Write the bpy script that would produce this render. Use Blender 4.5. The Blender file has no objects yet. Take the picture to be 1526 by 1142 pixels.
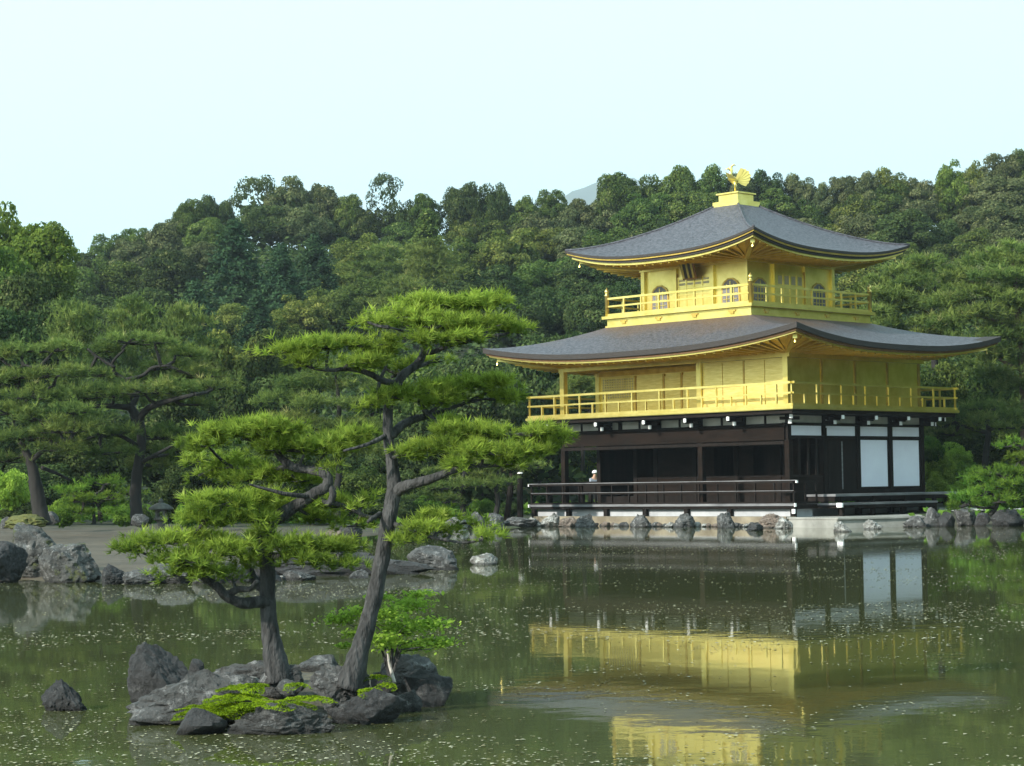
import bpy, bmesh, math, random
import numpy as np
from mathutils import Vector, Matrix, noise as mnoise

random.seed(7)
R = np.random.default_rng(7)
sc = bpy.context.scene
COL = sc.collection

# ------------------------------------------------------------------ camera
F_PX, PITCH, ROLL, EYE = 3043.3, 0.0506, 0.0143, 1.5555
CX, CY = 763.0, 571.0
cp, sp, cr, sr = math.cos(PITCH), math.sin(PITCH), math.cos(ROLL), math.sin(ROLL)
_fw = Vector((0, cp, sp)); _up = Vector((0, -sp, cp)); _rt = Vector((1, 0, 0))
_rc = cr * _rt - sr * _up
_uc = sr * _rt + cr * _up
cam = bpy.data.cameras.new('camera')
cam.sensor_width = 36.0
cam.lens = 36.0 * F_PX / 1526.0
cam.clip_start = 0.5
cam.clip_end = 9000
camo = bpy.data.objects.new('camera', cam)
COL.objects.link(camo)
camo.matrix_world = Matrix(((_rc.x, _uc.x, -_fw.x, 0), (_rc.y, _uc.y, -_fw.y, 0), (_rc.z, _uc.z, -_fw.z, EYE), (0, 0, 0, 1)))
sc.camera = camo

# ------------------------------------------------------------------ light
SUN_AZ = Vector((-0.80, -0.60, 0)).normalized()
SUN_EL = math.radians(28)
world = bpy.data.worlds.new('World')
sc.world = world
world.use_nodes = True
wn, wl = world.node_tree.nodes, world.node_tree.links
sky = wn.new('ShaderNodeTexSky')
sky.sky_type = 'NISHITA'
sky.sun_disc = False
sky.sun_elevation = SUN_EL
sky.sun_rotation = math.atan2(SUN_AZ.x, SUN_AZ.y)
sky.air_density = 1.0
sky.dust_density = 3.0
sky.ozone_density = 2.0
mix = wn.new('ShaderNodeMix'); mix.data_type = 'RGBA'
mix.inputs[0].default_value = 0.72
wl.new(sky.outputs[0], mix.inputs[6])
mix.inputs[7].default_value = (6.0, 8.9, 9.1, 1)      # bright thin overcast veil
bg = wn['Background']
bg.inputs[1].default_value = 0.145
wl.new(mix.outputs[2], bg.inputs[0])
sun = bpy.data.lights.new('sun', 'SUN')
sun.energy = 4.8
sun.angle = math.radians(1.5)
sun.color = (1.0, 0.95, 0.84)
suno = bpy.data.objects.new('sun', sun)
COL.objects.link(suno)
sd = (SUN_AZ * math.cos(SUN_EL) + Vector((0, 0, math.sin(SUN_EL)))).normalized()
suno.rotation_euler = (-sd).to_track_quat('-Z', 'Y').to_euler()
suno.location = sd * 100
sc.view_settings.view_transform = 'Standard'
sc.view_settings.look = 'None'
sc.view_settings.exposure = 0.55
sc.view_settings.gamma = 1.0
sc.render.engine = 'CYCLES'
cy = sc.cycles
cy.max_bounces = 6; cy.diffuse_bounces = 3; cy.glossy_bounces = 3
cy.transmission_bounces = 3; cy.transparent_max_bounces = 4; cy.volume_bounces = 0
cy.use_denoising = True
cy.sample_clamp_indirect = 4.0


# ------------------------------------------------------------------ helpers: picture geometry -> world
def ray(px, py):
    dx, dy = px - CX, py - CY
    u = dx * cr - dy * sr
    v = dx * sr + dy * cr
    return _fw * F_PX + _rt * u - _up * v


def at(px, py, Y):                      # point at world distance Y
    r = ray(px, py)
    t = Y / r.y
    return Vector((r.x * t, Y, EYE + r.z * t))


def on(px, py, z=0.0):                  # point on a level plane
    r = ray(px, py)
    t = (z - EYE) / r.z
    return Vector((r.x * t, r.y * t, z))


# ------------------------------------------------------------------ helpers: objects
def tag(o, label=None, cat=None, group=None, kind=None):
    if label: o['label'] = label
    if cat: o['category'] = cat
    if group: o['group'] = group
    if kind: o['kind'] = kind
    return o


def empty(name, loc=(0, 0, 0), rz=0.0):
    o = bpy.data.objects.new(name, None)
    o.empty_display_size = 0.3
    COL.objects.link(o)
    o.location = loc
    o.rotation_euler = (0, 0, rz)
    return o


def link(name, me, parent=None):
    o = bpy.data.objects.new(name, me)
    COL.objects.link(o)
    if parent is not None: o.parent = parent
    return o


def npmesh(name, V, F, mats, tone=None, smooth=False, midx=None):
    V = np.asarray(V, np.float32); F = np.asarray(F, np.int32)
    me = bpy.data.meshes.new(name)
    me.vertices.add(len(V)); me.vertices.foreach_set('co', V.ravel())
    m, k = F.shape
    me.loops.add(m * k); me.loops.foreach_set('vertex_index', F.ravel())
    me.polygons.add(m); me.polygons.foreach_set('loop_start', np.arange(m, dtype=np.int32) * k)
    for mm in (mats if isinstance(mats, (list, tuple)) else [mats]): me.materials.append(mm)
    if midx is not None: me.polygons.foreach_set('material_index', np.asarray(midx, np.int32))
    me.update(calc_edges=True)
    if tone is not None:
        a = me.attributes.new('tone', 'FLOAT', 'POINT')
        a.data.foreach_set('value', np.asarray(tone, np.float32))
    if smooth: me.polygons.foreach_set('use_smooth', np.ones(m, bool))
    return me


class MB:
    def __init__(s): s.v = []; s.f = []
    def box(s, x0, x1, y0, y1, z0, z1):
        b = len(s.v)
        s.v += [(x0, y0, z0), (x1, y0, z0), (x1, y1, z0), (x0, y1, z0), (x0, y0, z1), (x1, y0, z1), (x1, y1, z1), (x0, y1, z1)]
        s.f += [tuple(b + i for i in q) for q in ((3, 2, 1, 0), (4, 5, 6, 7), (0, 1, 5, 4), (1, 2, 6, 5), (2, 3, 7, 6), (3, 0, 4, 7))]
        return s
    def bar(s, p, q, w, h):                 # rectangular bar from p to q
        p, q = Vector(p), Vector(q)
        d = (q - p).normalized()
        side = d.cross(Vector((0, 0, 1)))
        if side.length < 1e-4: side = Vector((1, 0, 0))
        side.normalize()
        up = side.cross(d).normalized()
        b = len(s.v)
        for c in (p, q):
            for a, e in ((-1, -1), (1, -1), (1, 1), (-1, 1)):
                s.v.append(tuple(c + side * (a * w / 2) + up * (e * h / 2)))
        s.f += [tuple(b + i for i in q_) for q_ in ((0, 1, 2, 3), (7, 6, 5, 4), (0, 4, 5, 1), (1, 5, 6, 2), (2, 6, 7, 3), (3, 7, 4, 0))]
        return s
    def tube(s, pts, rad, n=8, wob=0.0):
        pts = [Vector(p) for p in pts]
        if not isinstance(rad, (list, tuple)): rad = [rad] * len(pts)
        b = len(s.v)
        ref = Vector((0.13, 0.97, 0.2))
        for i, p in enumerate(pts):
            d = (pts[min(i + 1, len(pts) - 1)] - pts[max(i - 1, 0)])
            d.normalize()
            a = d.cross(ref)
            if a.length < 1e-3: a = d.cross(Vector((1, 0, 0)))
            a.normalize(); c = d.cross(a)
            for k in range(n):
                t = 2 * math.pi * k / n
                rr = rad[i] * (1 + wob * random.uniform(-1, 1))
                s.v.append(tuple(p + a * (math.cos(t) * rr) + c * (math.sin(t) * rr)))
        for i in range(len(pts) - 1):
            for k in range(n):
                s.f.append((b + i * n + k, b + i * n + (k + 1) % n, b + (i + 1) * n + (k + 1) % n, b + (i + 1) * n + k))
        s.f.append(tuple(b + k for k in reversed(range(n))))
        s.f.append(tuple(b + (len(pts) - 1) * n + k for k in range(n)))
        return s
    def lathe(s, c, prof, n=12):            # prof: (r, z)
        b = len(s.v); c = Vector(c)
        for r, z in prof:
            for k in range(n):
                t = 2 * math.pi * k / n
                s.v.append((c.x + r * math.cos(t), c.y + r * math.sin(t), c.z + z))
        m = len(prof)
        for i in range(m - 1):
            for k in range(n):
                s.f.append((b + i * n + k, b + i * n + (k + 1) % n, b + (i + 1) * n + (k + 1) % n, b + (i + 1) * n + k))
        s.f.append(tuple(b + k for k in reversed(range(n))))
        s.f.append(tuple(b + (m - 1) * n + k for k in range(n)))
        return s
    def poly(s, pts, th):                   # planar polygon with thickness vector th
        b = len(s.v); n = len(pts); th = Vector(th)
        s.v += [tuple(p) for p in pts] + [tuple(Vector(p) + th) for p in pts]
        s.f.append(tuple(b + i for i in reversed(range(n))))
        s.f.append(tuple(b + n + i for i in range(n)))
        for i in range(n): s.f.append((b + i, b + (i + 1) % n, b + n + (i + 1) % n, b + n + i))
        return s
    def build(s, name, mat, parent=None, smooth=False, bevel=0.0):
        me = bpy.data.meshes.new(name)
        me.from_pydata(s.v, [], s.f)
        bm = bmesh.new(); bm.from_mesh(me)
        bmesh.ops.recalc_face_normals(bm, faces=bm.faces)
        if bevel: bmesh.ops.bevel(bm, geom=bm.edges[:], offset=bevel, segments=1, affect='EDGES')
        bm.to_mesh(me); bm.free()
        me.materials.append(mat)
        if smooth: me.polygons.foreach_set('use_smooth', [True] * len(me.polygons))
        me.update()
        return link(name, me, parent)


# ------------------------------------------------------------------ materials
def _new(name):
    m = bpy.data.materials.new(name); m.use_nodes = True
    return m, m.node_tree.nodes, m.node_tree.links, m.node_tree.nodes['Principled BSDF']


def mat(name, c1, c2=None, rough=0.7, metal=0.0, scale=3.0, bump=0.0, bscale=None, stretch=None, detail=6, lo=0.35, hi=0.65, spec=None, coord='Object'):
    m, N, L, P = _new(name)
    P.inputs['Roughness'].default_value = rough
    P.inputs['Metallic'].default_value = metal
    if spec is not None: P.inputs['Specular IOR Level'].default_value = spec
    tc = N.new('ShaderNodeTexCoord')
    mp = N.new('ShaderNodeMapping'); L.new(tc.outputs[coord], mp.inputs[0])
    if stretch: mp.inputs['Scale'].default_value = stretch
    nz = N.new('ShaderNodeTexNoise'); nz.inputs['Scale'].default_value = scale; nz.inputs['Detail'].default_value = detail
    nz.inputs['Roughness'].default_value = 0.65
    L.new(mp.outputs[0], nz.inputs[0])
    rp = N.new('ShaderNodeValToRGB')
    rp.color_ramp.elements[0].position = lo; rp.color_ramp.elements[1].position = hi
    rp.color_ramp.elements[0].color = (*c1, 1); rp.color_ramp.elements[1].color = (*(c2 or c1), 1)
    L.new(nz.outputs[0], rp.inputs[0]); L.new(rp.outputs[0], P.inputs['Base Color'])
    if bump:
        n2 = N.new('ShaderNodeTexNoise'); n2.inputs['Scale'].default_value = bscale or scale * 3; n2.inputs['Detail'].default_value = 8
        L.new(mp.outputs[0], n2.inputs[0])
        b = N.new('ShaderNodeBump'); b.inputs['Strength'].default_value = bump; b.inputs['Distance'].default_value = 0.05
        L.new(n2.outputs[0], b.inputs['Height']); L.new(b.outputs[0], P.inputs['Normal'])
    return m


def leafmat(name, dark, light, accent=None, transl=0.3, patch=0.35, objvar=0.5, nscale=0.5):
    """diffuse + translucent leaf; colour varies leaf by leaf, in soft patches and tree by tree"""
    m, N, L, P = _new(name)
    N.remove(P)
    out = N['Material Output']
    at_ = N.new('ShaderNodeAttribute'); at_.attribute_name = 'tone'
    tc = N.new('ShaderNodeTexCoord')
    nz = N.new('ShaderNodeTexNoise'); nz.inputs['Scale'].default_value = nscale; nz.inputs['Detail'].default_value = 3
    L.new(tc.outputs['Object'], nz.inputs[0])
    ma = N.new('ShaderNodeMath'); ma.operation = 'MULTIPLY_ADD'
    L.new(nz.outputs[0], ma.inputs[0]); ma.inputs[1].default_value = patch * 2; ma.inputs[2].default_value = -patch
    ad = N.new('ShaderNodeMath'); ad.operation = 'ADD'
    L.new(at_.outputs['Fac'], ad.inputs[0]); L.new(ma.outputs[0], ad.inputs[1])
    rp = N.new('ShaderNodeValToRGB')
    e = rp.color_ramp.elements
    e[0].position = 0.1; e[0].color = (*dark, 1); e[1].position = 0.85; e[1].color = (*light, 1)
    if accent:
        e2 = e.new(1.0); e2.color = (*accent, 1)
    L.new(ad.outputs[0], rp.inputs[0])
    oi = N.new('ShaderNodeObjectInfo')
    hs = N.new('ShaderNodeHueSaturation')
    mr = N.new('ShaderNodeMapRange'); mr.inputs['To Min'].default_value = 1 - objvar * 0.5; mr.inputs['To Max'].default_value = 1 + objvar * 0.5
    L.new(oi.outputs['Random'], mr.inputs[0]); L.new(mr.outputs[0], hs.inputs['Value'])
    mr2 = N.new('ShaderNodeMapRange'); mr2.inputs['To Min'].default_value = 0.5 + 0.03 * objvar; mr2.inputs['To Max'].default_value = 0.5 - 0.05 * objvar
    wn_ = N.new('ShaderNodeTexWhiteNoise'); wn_.noise_dimensions = '1D'
    L.new(oi.outputs['Random'], wn_.inputs['W']); L.new(wn_.outputs['Value'], mr2.inputs[0]); L.new(mr2.outputs[0], hs.inputs['Hue'])
    L.new(rp.outputs[0], hs.inputs['Color'])
    d = N.new('ShaderNodeBsdfDiffuse'); t = N.new('ShaderNodeBsdfTranslucent'); mx = N.new('ShaderNodeMixShader')
    L.new(hs.outputs[0], d.inputs[0]); L.new(hs.outputs[0], t.inputs[0])
    mx.inputs[0].default_value = transl
    L.new(d.outputs[0], mx.inputs[1]); L.new(t.outputs[0], mx.inputs[2]); L.new(mx.outputs[0], out.inputs[0])
    return m


M = {}
M['gold'] = mat('gold_leaf', (0.64, 0.50, 0.12), (0.84, 0.69, 0.24), rough=0.34, metal=0.85, scale=1.4, detail=10, lo=.3, hi=.7, bump=0.10, bscale=5)
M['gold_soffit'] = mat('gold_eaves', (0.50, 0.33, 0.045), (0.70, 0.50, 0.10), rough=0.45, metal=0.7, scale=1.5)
M['gold_dark'] = mat('dark_gilt_wood', (0.40, 0.27, 0.05), (0.56, 0.40, 0.09), rough=0.5, metal=0.5, scale=3)  # darker, less metallic gilding for frames, mullions and mounts
M['gold_board'] = mat('gold_boards', (0.66, 0.52, 0.14), (0.84, 0.70, 0.27), rough=0.42, metal=0.8, scale=2.0, stretch=(1, 1, 9), bump=0.15, bscale=3)
M['shingle'] = mat('bark_shingle', (0.022, 0.022, 0.030), (0.088, 0.086, 0.105), rough=0.62, scale=7, detail=15, lo=.40, hi=.60, bump=0.8, bscale=12, stretch=(1, 1, 4))
def browned(m):
    """rusty brown weathering on the upper courses of the lower roof"""
    c = m.copy(); N = c.node_tree.nodes; L = c.node_tree.links; P = N['Principled BSDF']
    src = P.inputs['Base Color'].links[0].from_socket
    tc = N.new('ShaderNodeTexCoord'); sp = N.new('ShaderNodeSeparateXYZ'); L.new(tc.outputs['Object'], sp.inputs[0])
    nz = N.new('ShaderNodeTexNoise'); nz.inputs['Scale'].default_value = .45; nz.inputs['Detail'].default_value = 8; L.new(tc.outputs['Object'], nz.inputs[0])
    ma = N.new('ShaderNodeMath'); ma.operation = 'MULTIPLY_ADD'; ma.inputs[1].default_value = 1.6; L.new(nz.outputs[0], ma.inputs[0]); L.new(sp.outputs[2], ma.inputs[2])
    mr = N.new('ShaderNodeMapRange'); mr.inputs['From Min'].default_value = 8.15; mr.inputs['From Max'].default_value = 8.85; mr.inputs['To Max'].default_value = .75; L.new(ma.outputs[0], mr.inputs[0])
    mx = N.new('ShaderNodeMix'); mx.data_type = 'RGBA'; L.new(mr.outputs[0], mx.inputs[0]); L.new(src, mx.inputs[6]); mx.inputs[7].default_value = (.095, .052, .028, 1)
    L.new(mx.outputs[2], P.inputs['Base Color'])
    return c


M['shingle_brown'] = browned(M['shingle'])
M['shingle_edge'] = mat('bark_shingle_edge', (0.018, 0.015, 0.014), (0.035, 0.028, 0.025), rough=0.8, scale=5, bump=0.2, stretch=(1, 1, 12))
M['rust'] = mat('rust_trim', (0.12, 0.055, 0.022), (0.20, 0.10, 0.035), rough=0.7, scale=4)
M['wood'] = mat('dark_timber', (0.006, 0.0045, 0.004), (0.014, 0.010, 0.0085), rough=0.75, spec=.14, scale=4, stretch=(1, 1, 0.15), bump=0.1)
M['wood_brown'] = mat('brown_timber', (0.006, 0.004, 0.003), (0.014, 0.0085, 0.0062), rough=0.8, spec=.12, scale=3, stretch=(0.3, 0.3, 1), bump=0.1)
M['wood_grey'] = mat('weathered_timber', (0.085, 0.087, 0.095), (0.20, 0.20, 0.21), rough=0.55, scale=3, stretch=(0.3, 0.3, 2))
M['plaster'] = mat('white_plaster', (0.74, 0.74, 0.85), (0.79, 0.80, 0.90), rough=0.8, scale=1.2)
M['plaster_grey'] = mat('shade_grey_plaster', (0.36, 0.36, 0.33), (0.50, 0.49, 0.45), rough=0.85, scale=1.5)  # grey puts balcony shade into the white band; plain grey on coping and path
M['plinth'] = mat('grey_plinth', (0.27, 0.28, 0.30), (0.40, 0.41, 0.43), rough=0.85, scale=1.2)
M['white_cap'] = mat('white_paint', (0.78, 0.78, 0.78), (0.85, 0.85, 0.85), rough=0.6)
M['lattice'] = mat('lattice_dark', (0.10, 0.10, 0.11), (0.17, 0.17, 0.18), rough=0.6)
M['lattice_pale'] = mat('lattice_pale', (0.34, 0.31, 0.20), (0.42, 0.38, 0.26), rough=0.6)
M['stone_beige'] = mat('beige_stone', (0.13, 0.105, 0.072), (0.25, 0.215, 0.155), rough=0.85, scale=1.3, bump=0.4, bscale=5)
M['stone_grey'] = mat('grey_slab', (0.17, 0.17, 0.155), (0.29, 0.29, 0.27), rough=0.8, scale=1.0, bump=0.3)
M['lantern'] = mat('lantern_stone', (0.04, 0.042, 0.038), (0.085, 0.088, 0.08), rough=0.9, scale=5, bump=0.4)
M['bark'] = mat('pine_bark', (0.010, 0.010, 0.0105), (0.062, 0.062, 0.063), rough=0.9, scale=14, bump=1.0, bscale=30, stretch=(1, 1, 0.35))
M['bark_far'] = mat('dark_bark', (0.006, 0.0055, 0.005), (0.018, 0.016, 0.014), rough=0.9, scale=4, bump=0.6, stretch=(1, 1, 0.3))
M['dead'] = mat('bleached_wood', (0.20, 0.18, 0.16), (0.36, 0.33, 0.30), rough=0.8, scale=20)
M['moss'] = leafmat('moss', (0.05, 0.085, 0.006), (0.17, 0.25, 0.012), transl=0.1, objvar=0, nscale=6, patch=0.5)
M['needle'] = leafmat('pine_needles', (0.095, 0.150, 0.026), (0.31, 0.42, 0.065), (0.42, 0.50, 0.12), transl=0.42, objvar=0.1, nscale=2.2, patch=0.25)
M['needle_mid'] = leafmat('garden_pine_needles', (0.060, 0.100, 0.030), (0.19, 0.25, 0.062), (0.30, 0.30, 0.12), transl=0.3, objvar=0.3, nscale=0.5)
M['maple'] = leafmat('maple_leaves', (0.15, 0.25, 0.03), (0.34, 0.47, 0.08), transl=0.5, objvar=0.3, nscale=1.5)
M['bush'] = leafmat('shrub_leaves', (0.06, 0.13, 0.02), (0.16, 0.26, 0.04), transl=0.35, objvar=0.5, nscale=0.7)
M['l_dark'] = leafmat('dark_broadleaf', (0.022, 0.042, 0.016), (0.078, 0.112, 0.036), (0.15, 0.165, 0.07), transl=0.25, objvar=0.5, nscale=1.5)
M['l_mid'] = leafmat('mid_broadleaf', (0.034, 0.066, 0.018), (0.130, 0.180, 0.045), (0.22, 0.245, 0.09), transl=0.3, objvar=0.4, nscale=1.5)
M['l_olive'] = leafmat('olive_broadleaf', (0.046, 0.075, 0.018), (0.19, 0.215, 0.052), (0.28, 0.285, 0.10), transl=0.3, objvar=0.3, nscale=1.5)
M['l_grey'] = leafmat('greyish_broadleaf', (0.040, 0.060, 0.024), (0.155, 0.172, 0.075), (0.23, 0.235, 0.13), transl=0.25, objvar=0.3, nscale=1.5)
M['l_bright'] = leafmat('bright_broadleaf', (0.052, 0.100, 0.018), (0.17, 0.245, 0.048), (0.24, 0.30, 0.09), transl=0.4, objvar=0.3, nscale=1.5)
M['l_conifer'] = leafmat('cedar_foliage', (0.020, 0.048, 0.026), (0.064, 0.115, 0.050), transl=0.2, objvar=0.3, nscale=1.5)
M['petal'] = leafmat('petals', (0.13, 0.12, 0.06), (0.38, 0.37, 0.28), transl=0.0, objvar=0, nscale=0.6)


def rockmat(name, dark, mid, lichen, amt=0.5, mossy=None):
    m, N, L, P = _new(name)
    P.inputs['Roughness'].default_value = 0.8
    tc = N.new('ShaderNodeTexCoord'); oi = N.new('ShaderNodeObjectInfo')
    va = N.new('ShaderNodeVectorMath'); va.operation = 'ADD'
    L.new(tc.outputs['Object'], va.inputs[0])
    mm = N.new('ShaderNodeMath'); mm.operation = 'MULTIPLY'; mm.inputs[1].default_value = 37
    L.new(oi.outputs['Random'], mm.inputs[0]); L.new(mm.outputs[0], va.inputs[1])
    def nz(s, d=8, r=0.65):
        n = N.new('ShaderNodeTexNoise'); n.inputs['Scale'].default_value = s; n.inputs['Detail'].default_value = d; n.inputs['Roughness'].default_value = r
        L.new(va.outputs[0], n.inputs[0]); return n
    a, b, c = nz(3.5), nz(8, 8, 0.75), nz(26, 6)
    rp = N.new('ShaderNodeValToRGB'); rp.color_ramp.elements[0].position = 0.3; rp.color_ramp.elements[1].position = 0.7
    rp.color_ramp.elements[0].color = (*dark, 1); rp.color_ramp.elements[1].color = (*mid, 1)
    L.new(a.outputs[0], rp.inputs[0])
    r2 = N.new('ShaderNodeValToRGB'); r2.color_ramp.elements[0].position = 0.62 - amt * 0.16; r2.color_ramp.elements[1].position = 0.74 - amt * 0.14
    L.new(b.outputs[0], r2.inputs[0])
    mx = N.new('ShaderNodeMix'); mx.data_type = 'RGBA'
    L.new(r2.outputs[0], mx.inputs[0]); L.new(rp.outputs[0], mx.inputs[6]); mx.inputs[7].default_value = (*lichen, 1)
    last = mx.outputs[2]
    if mossy:
        d = nz(4.2, 5)
        r3 = N.new('ShaderNodeValToRGB'); r3.color_ramp.elements[0].position = 0.56; r3.color_ramp.elements[1].position = 0.66
        L.new(d.outputs[0], r3.inputs[0])
        m2 = N.new('ShaderNodeMix'); m2.data_type = 'RGBA'
        L.new(r3.outputs[0], m2.inputs[0]); L.new(last, m2.inputs[6]); m2.inputs[7].default_value = (*mossy, 1)
        last = m2.outputs[2]
    vo = N.new('ShaderNodeTexVoronoi'); vo.feature = 'DISTANCE_TO_EDGE'; vo.inputs['Scale'].default_value = 2.6
    wv = N.new('ShaderNodeVectorMath'); wv.operation = 'MULTIPLY_ADD'; wv.inputs[1].default_value = (.35, .35, .35)
    L.new(b.outputs['Color'], wv.inputs[0]); L.new(va.outputs[0], wv.inputs[2]); L.new(wv.outputs[0], vo.inputs[0])
    ck = N.new('ShaderNodeMapRange'); ck.inputs['From Max'].default_value = .035; ck.inputs['To Min'].default_value = .25; L.new(vo.outputs['Distance'], ck.inputs[0])
    ge = N.new('ShaderNodeNewGeometry'); sz = N.new('ShaderNodeSeparateXYZ'); L.new(ge.outputs['Position'], sz.inputs[0])
    wz = N.new('ShaderNodeMath'); wz.operation = 'MULTIPLY_ADD'; wz.inputs[1].default_value = -.05; L.new(b.outputs[0], wz.inputs[0]); L.new(sz.outputs[2], wz.inputs[2])
    wt = N.new('ShaderNodeMapRange'); wt.inputs['From Min'].default_value = .005; wt.inputs['From Max'].default_value = .03; wt.inputs['To Min'].default_value = .35; L.new(wz.outputs[0], wt.inputs[0])
    pr = N.new('ShaderNodeMath'); pr.operation = 'MULTIPLY'; L.new(ck.outputs[0], pr.inputs[0]); L.new(wt.outputs[0], pr.inputs[1])
    dk = N.new('ShaderNodeMix'); dk.data_type = 'RGBA'; dk.blend_type = 'MULTIPLY'; dk.inputs[0].default_value = 1
    cc_ = N.new('ShaderNodeCombineColor')
    for q in range(3): L.new(pr.outputs[0], cc_.inputs[q])
    L.new(last, dk.inputs[6]); L.new(cc_.outputs[0], dk.inputs[7]); last = dk.outputs[2]
    L.new(last, P.inputs['Base Color'])
    ad = N.new('ShaderNodeMath'); ad.operation = 'MULTIPLY_ADD'; ad.inputs[1].default_value = 0.5
    L.new(c.outputs[0], ad.inputs[0]); L.new(b.outputs[0], ad.inputs[2])
    bp = N.new('ShaderNodeBump'); bp.inputs['Strength'].default_value = 1.0; bp.inputs['Distance'].default_value = 0.10
    L.new(ad.outputs[0], bp.inputs['Height']); L.new(bp.outputs[0], P.inputs['Normal'])
    return m


M['rock_dark'] = rockmat('dark_rock', (0.014, 0.015, 0.016), (0.055, 0.056, 0.060), (0.13, 0.13, 0.13), 0.4)
M['rock'] = rockmat('grey_rock', (0.024, 0.025, 0.025), (0.115, 0.117, 0.118), (0.32, 0.32, 0.32), 0.55)
M['rock_moss'] = rockmat('mossy_rock', (0.026, 0.027, 0.026), (0.13, 0.13, 0.125), (0.40, 0.40, 0.40), 0.42, (0.08, 0.095, 0.025))
M['rock_pale'] = rockmat('pale_rock', (0.09, 0.088, 0.08), (0.24, 0.235, 0.22), (0.48, 0.48, 0.46), 0.9)
M['rock_brown'] = rockmat('brown_rock', (0.07, 0.055, 0.045), (0.22, 0.17, 0.14), (0.36, 0.31, 0.27), 0.5)

# ------------------------------------------------------------------ ground, hill, pond
SHORE_PX = [(-250, 868), (20, 864), (160, 869), (330, 868), (400, 862)]
BACK_PX = [(425, 845), (430, 822), (450, 806), (540, 799), (600, 793), (680, 787.5), (780, 786.5), (800, 783.5), (1000, 784.5), (1175, 785.8), (1248, 787), (1310, 785.5), (1376, 784.5), (1526, 783), (1800, 779)]
shore = [Vector((-160, 30, 0))] + [on(*p) for p in SHORE_PX + BACK_PX] + [Vector((200, 66, 0)), Vector((200, 900, 0)), Vector((-160, 900, 0))]
SH = np.array([(p.x, p.y) for p in shore])


def sdist(X, Y):
    """signed distance to the shoreline, positive on land"""
    P = np.stack([X.ravel(), Y.ravel()], 1)
    best = np.full(len(P), 1e9); ins = np.zeros(len(P), bool)
    n = len(SH)
    for i in range(n):
        a, b = SH[i], SH[(i + 1) % n]
        ab = b - a
        t = np.clip(((P - a) @ ab) / (ab @ ab), 0, 1)
        best = np.minimum(best, np.hypot(*(P - (a + t[:, None] * ab)).T))
        c = ((a[1] > P[:, 1]) != (b[1] > P[:, 1]))
        xs = (b[0] - a[0]) * (P[:, 1] - a[1]) / (b[1] - a[1] + 1e-12) + a[0]
        ins ^= c & (P[:, 0] < xs)
    d = np.where(ins, best, -best)
    d = np.where(P[:, 1] < 4.0, np.maximum(d, 4.0 - P[:, 1]), d)     # the near bank under the viewer
    return d.reshape(X.shape)


SKY_X = np.array([-400, -100, 0, 100, 160, 230, 290, 370, 450, 560, 640, 700, 760, 850, 920, 1000, 1080, 1200, 1240, 1330, 1400, 1440, 1526, 1650, 1900])
SKY_Y = np.array([400, 380, 375, 376, 355, 338, 304, 274, 274, 284, 300, 282, 290, 282, 268, 258, 256, 276, 268, 262, 258, 246, 230, 214, 200])
FOOT, RIDGE = 97.0, 205.0


def hill(x, y):
    """height of the wooded slope above the garden level"""
    x = np.asarray(x, float); y = np.asarray(y, float)
    px = CX + F_PX * x / np.maximum(y, 30)
    el = (CY + F_PX * math.tan(PITCH) - np.interp(px, SKY_X, SKY_Y) - ROLL * (px - CX)) / F_PX
    top = el * RIDGE + EYE - 7.5
    t = np.clip((y - FOOT) / (RIDGE - FOOT), 0, 1)
    h = top * (0.75 * t + 0.25 * t * t * (3 - 2 * t))
    back = np.clip((y - RIDGE) / 400, 0, 1)
    return h * (1 - back)


def ground(x, y):
    x = np.atleast_1d(np.asarray(x, float)); y = np.atleast_1d(np.asarray(y, float))
    d = sdist(x, y)
    h = np.where(d > 0, 0.02 + 0.12 * np.clip(d / 2.5, 0, 1) + 0.48 * np.clip(d / 24, 0, 1), -0.7 * np.clip(-d / 2.0, 0, 1) - 0.03)
    return h + hill(x, y)


def g1(x, y): return float(ground(x, y)[0])


xs = np.concatenate([np.linspace(-3000, -140, 16), np.arange(-136, -44, 4.0), np.arange(-44, 44, 0.5), np.arange(44, 160, 4.0), np.linspace(164, 3000, 16)])
ys = np.concatenate([np.arange(-40, 24, 4.0), np.arange(24, 100, 0.5), np.arange(100, 260, 3.0), np.linspace(264, 6000, 30)])
GX, GY = np.meshgrid(xs, ys)
GZ = ground(GX.ravel(), GY.ravel()).reshape(GX.shape)
GZ += np.where(GZ > 0.15, 1, 0) * 0.03 * np.sin(GX * 1.7 + np.cos(GY * 1.3) * 2) * np.sin(GY * 1.1)
nx, ny = len(xs), len(ys)
ii = np.arange(nx * ny).reshape(ny, nx)
GF = np.stack([ii[:-1, :-1].ravel(), ii[:-1, 1:].ravel(), ii[1:, 1:].ravel(), ii[1:, :-1].ravel()], 1)
m, N, L, P = _new('garden_earth')
P.inputs['Roughness'].default_value = 0.95
tc = N.new('ShaderNodeTexCoord')
n1 = N.new('ShaderNodeTexNoise'); n1.inputs['Scale'].default_value = 0.8; n1.inputs['Detail'].default_value = 12; n1.inputs['Roughness'].default_value = 0.7
L.new(tc.outputs['Object'], n1.inputs[0])
r1 = N.new('ShaderNodeValToRGB'); r1.color_ramp.elements[0].position = 0.35; r1.color_ramp.elements[1].position = 0.65
r1.color_ramp.elements[0].color = (0.036, 0.028, 0.018, 1); r1.color_ramp.elements[1].color = (0.078, 0.060, 0.039, 1)
L.new(n1.outputs[0], r1.inputs[0])
sp_ = N.new('ShaderNodeSeparateXYZ'); L.new(tc.outputs['Object'], sp_.inputs[0])
mr = N.new('ShaderNodeMapRange'); mr.inputs['From Min'].default_value = 74; mr.inputs['From Max'].default_value = 84
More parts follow.
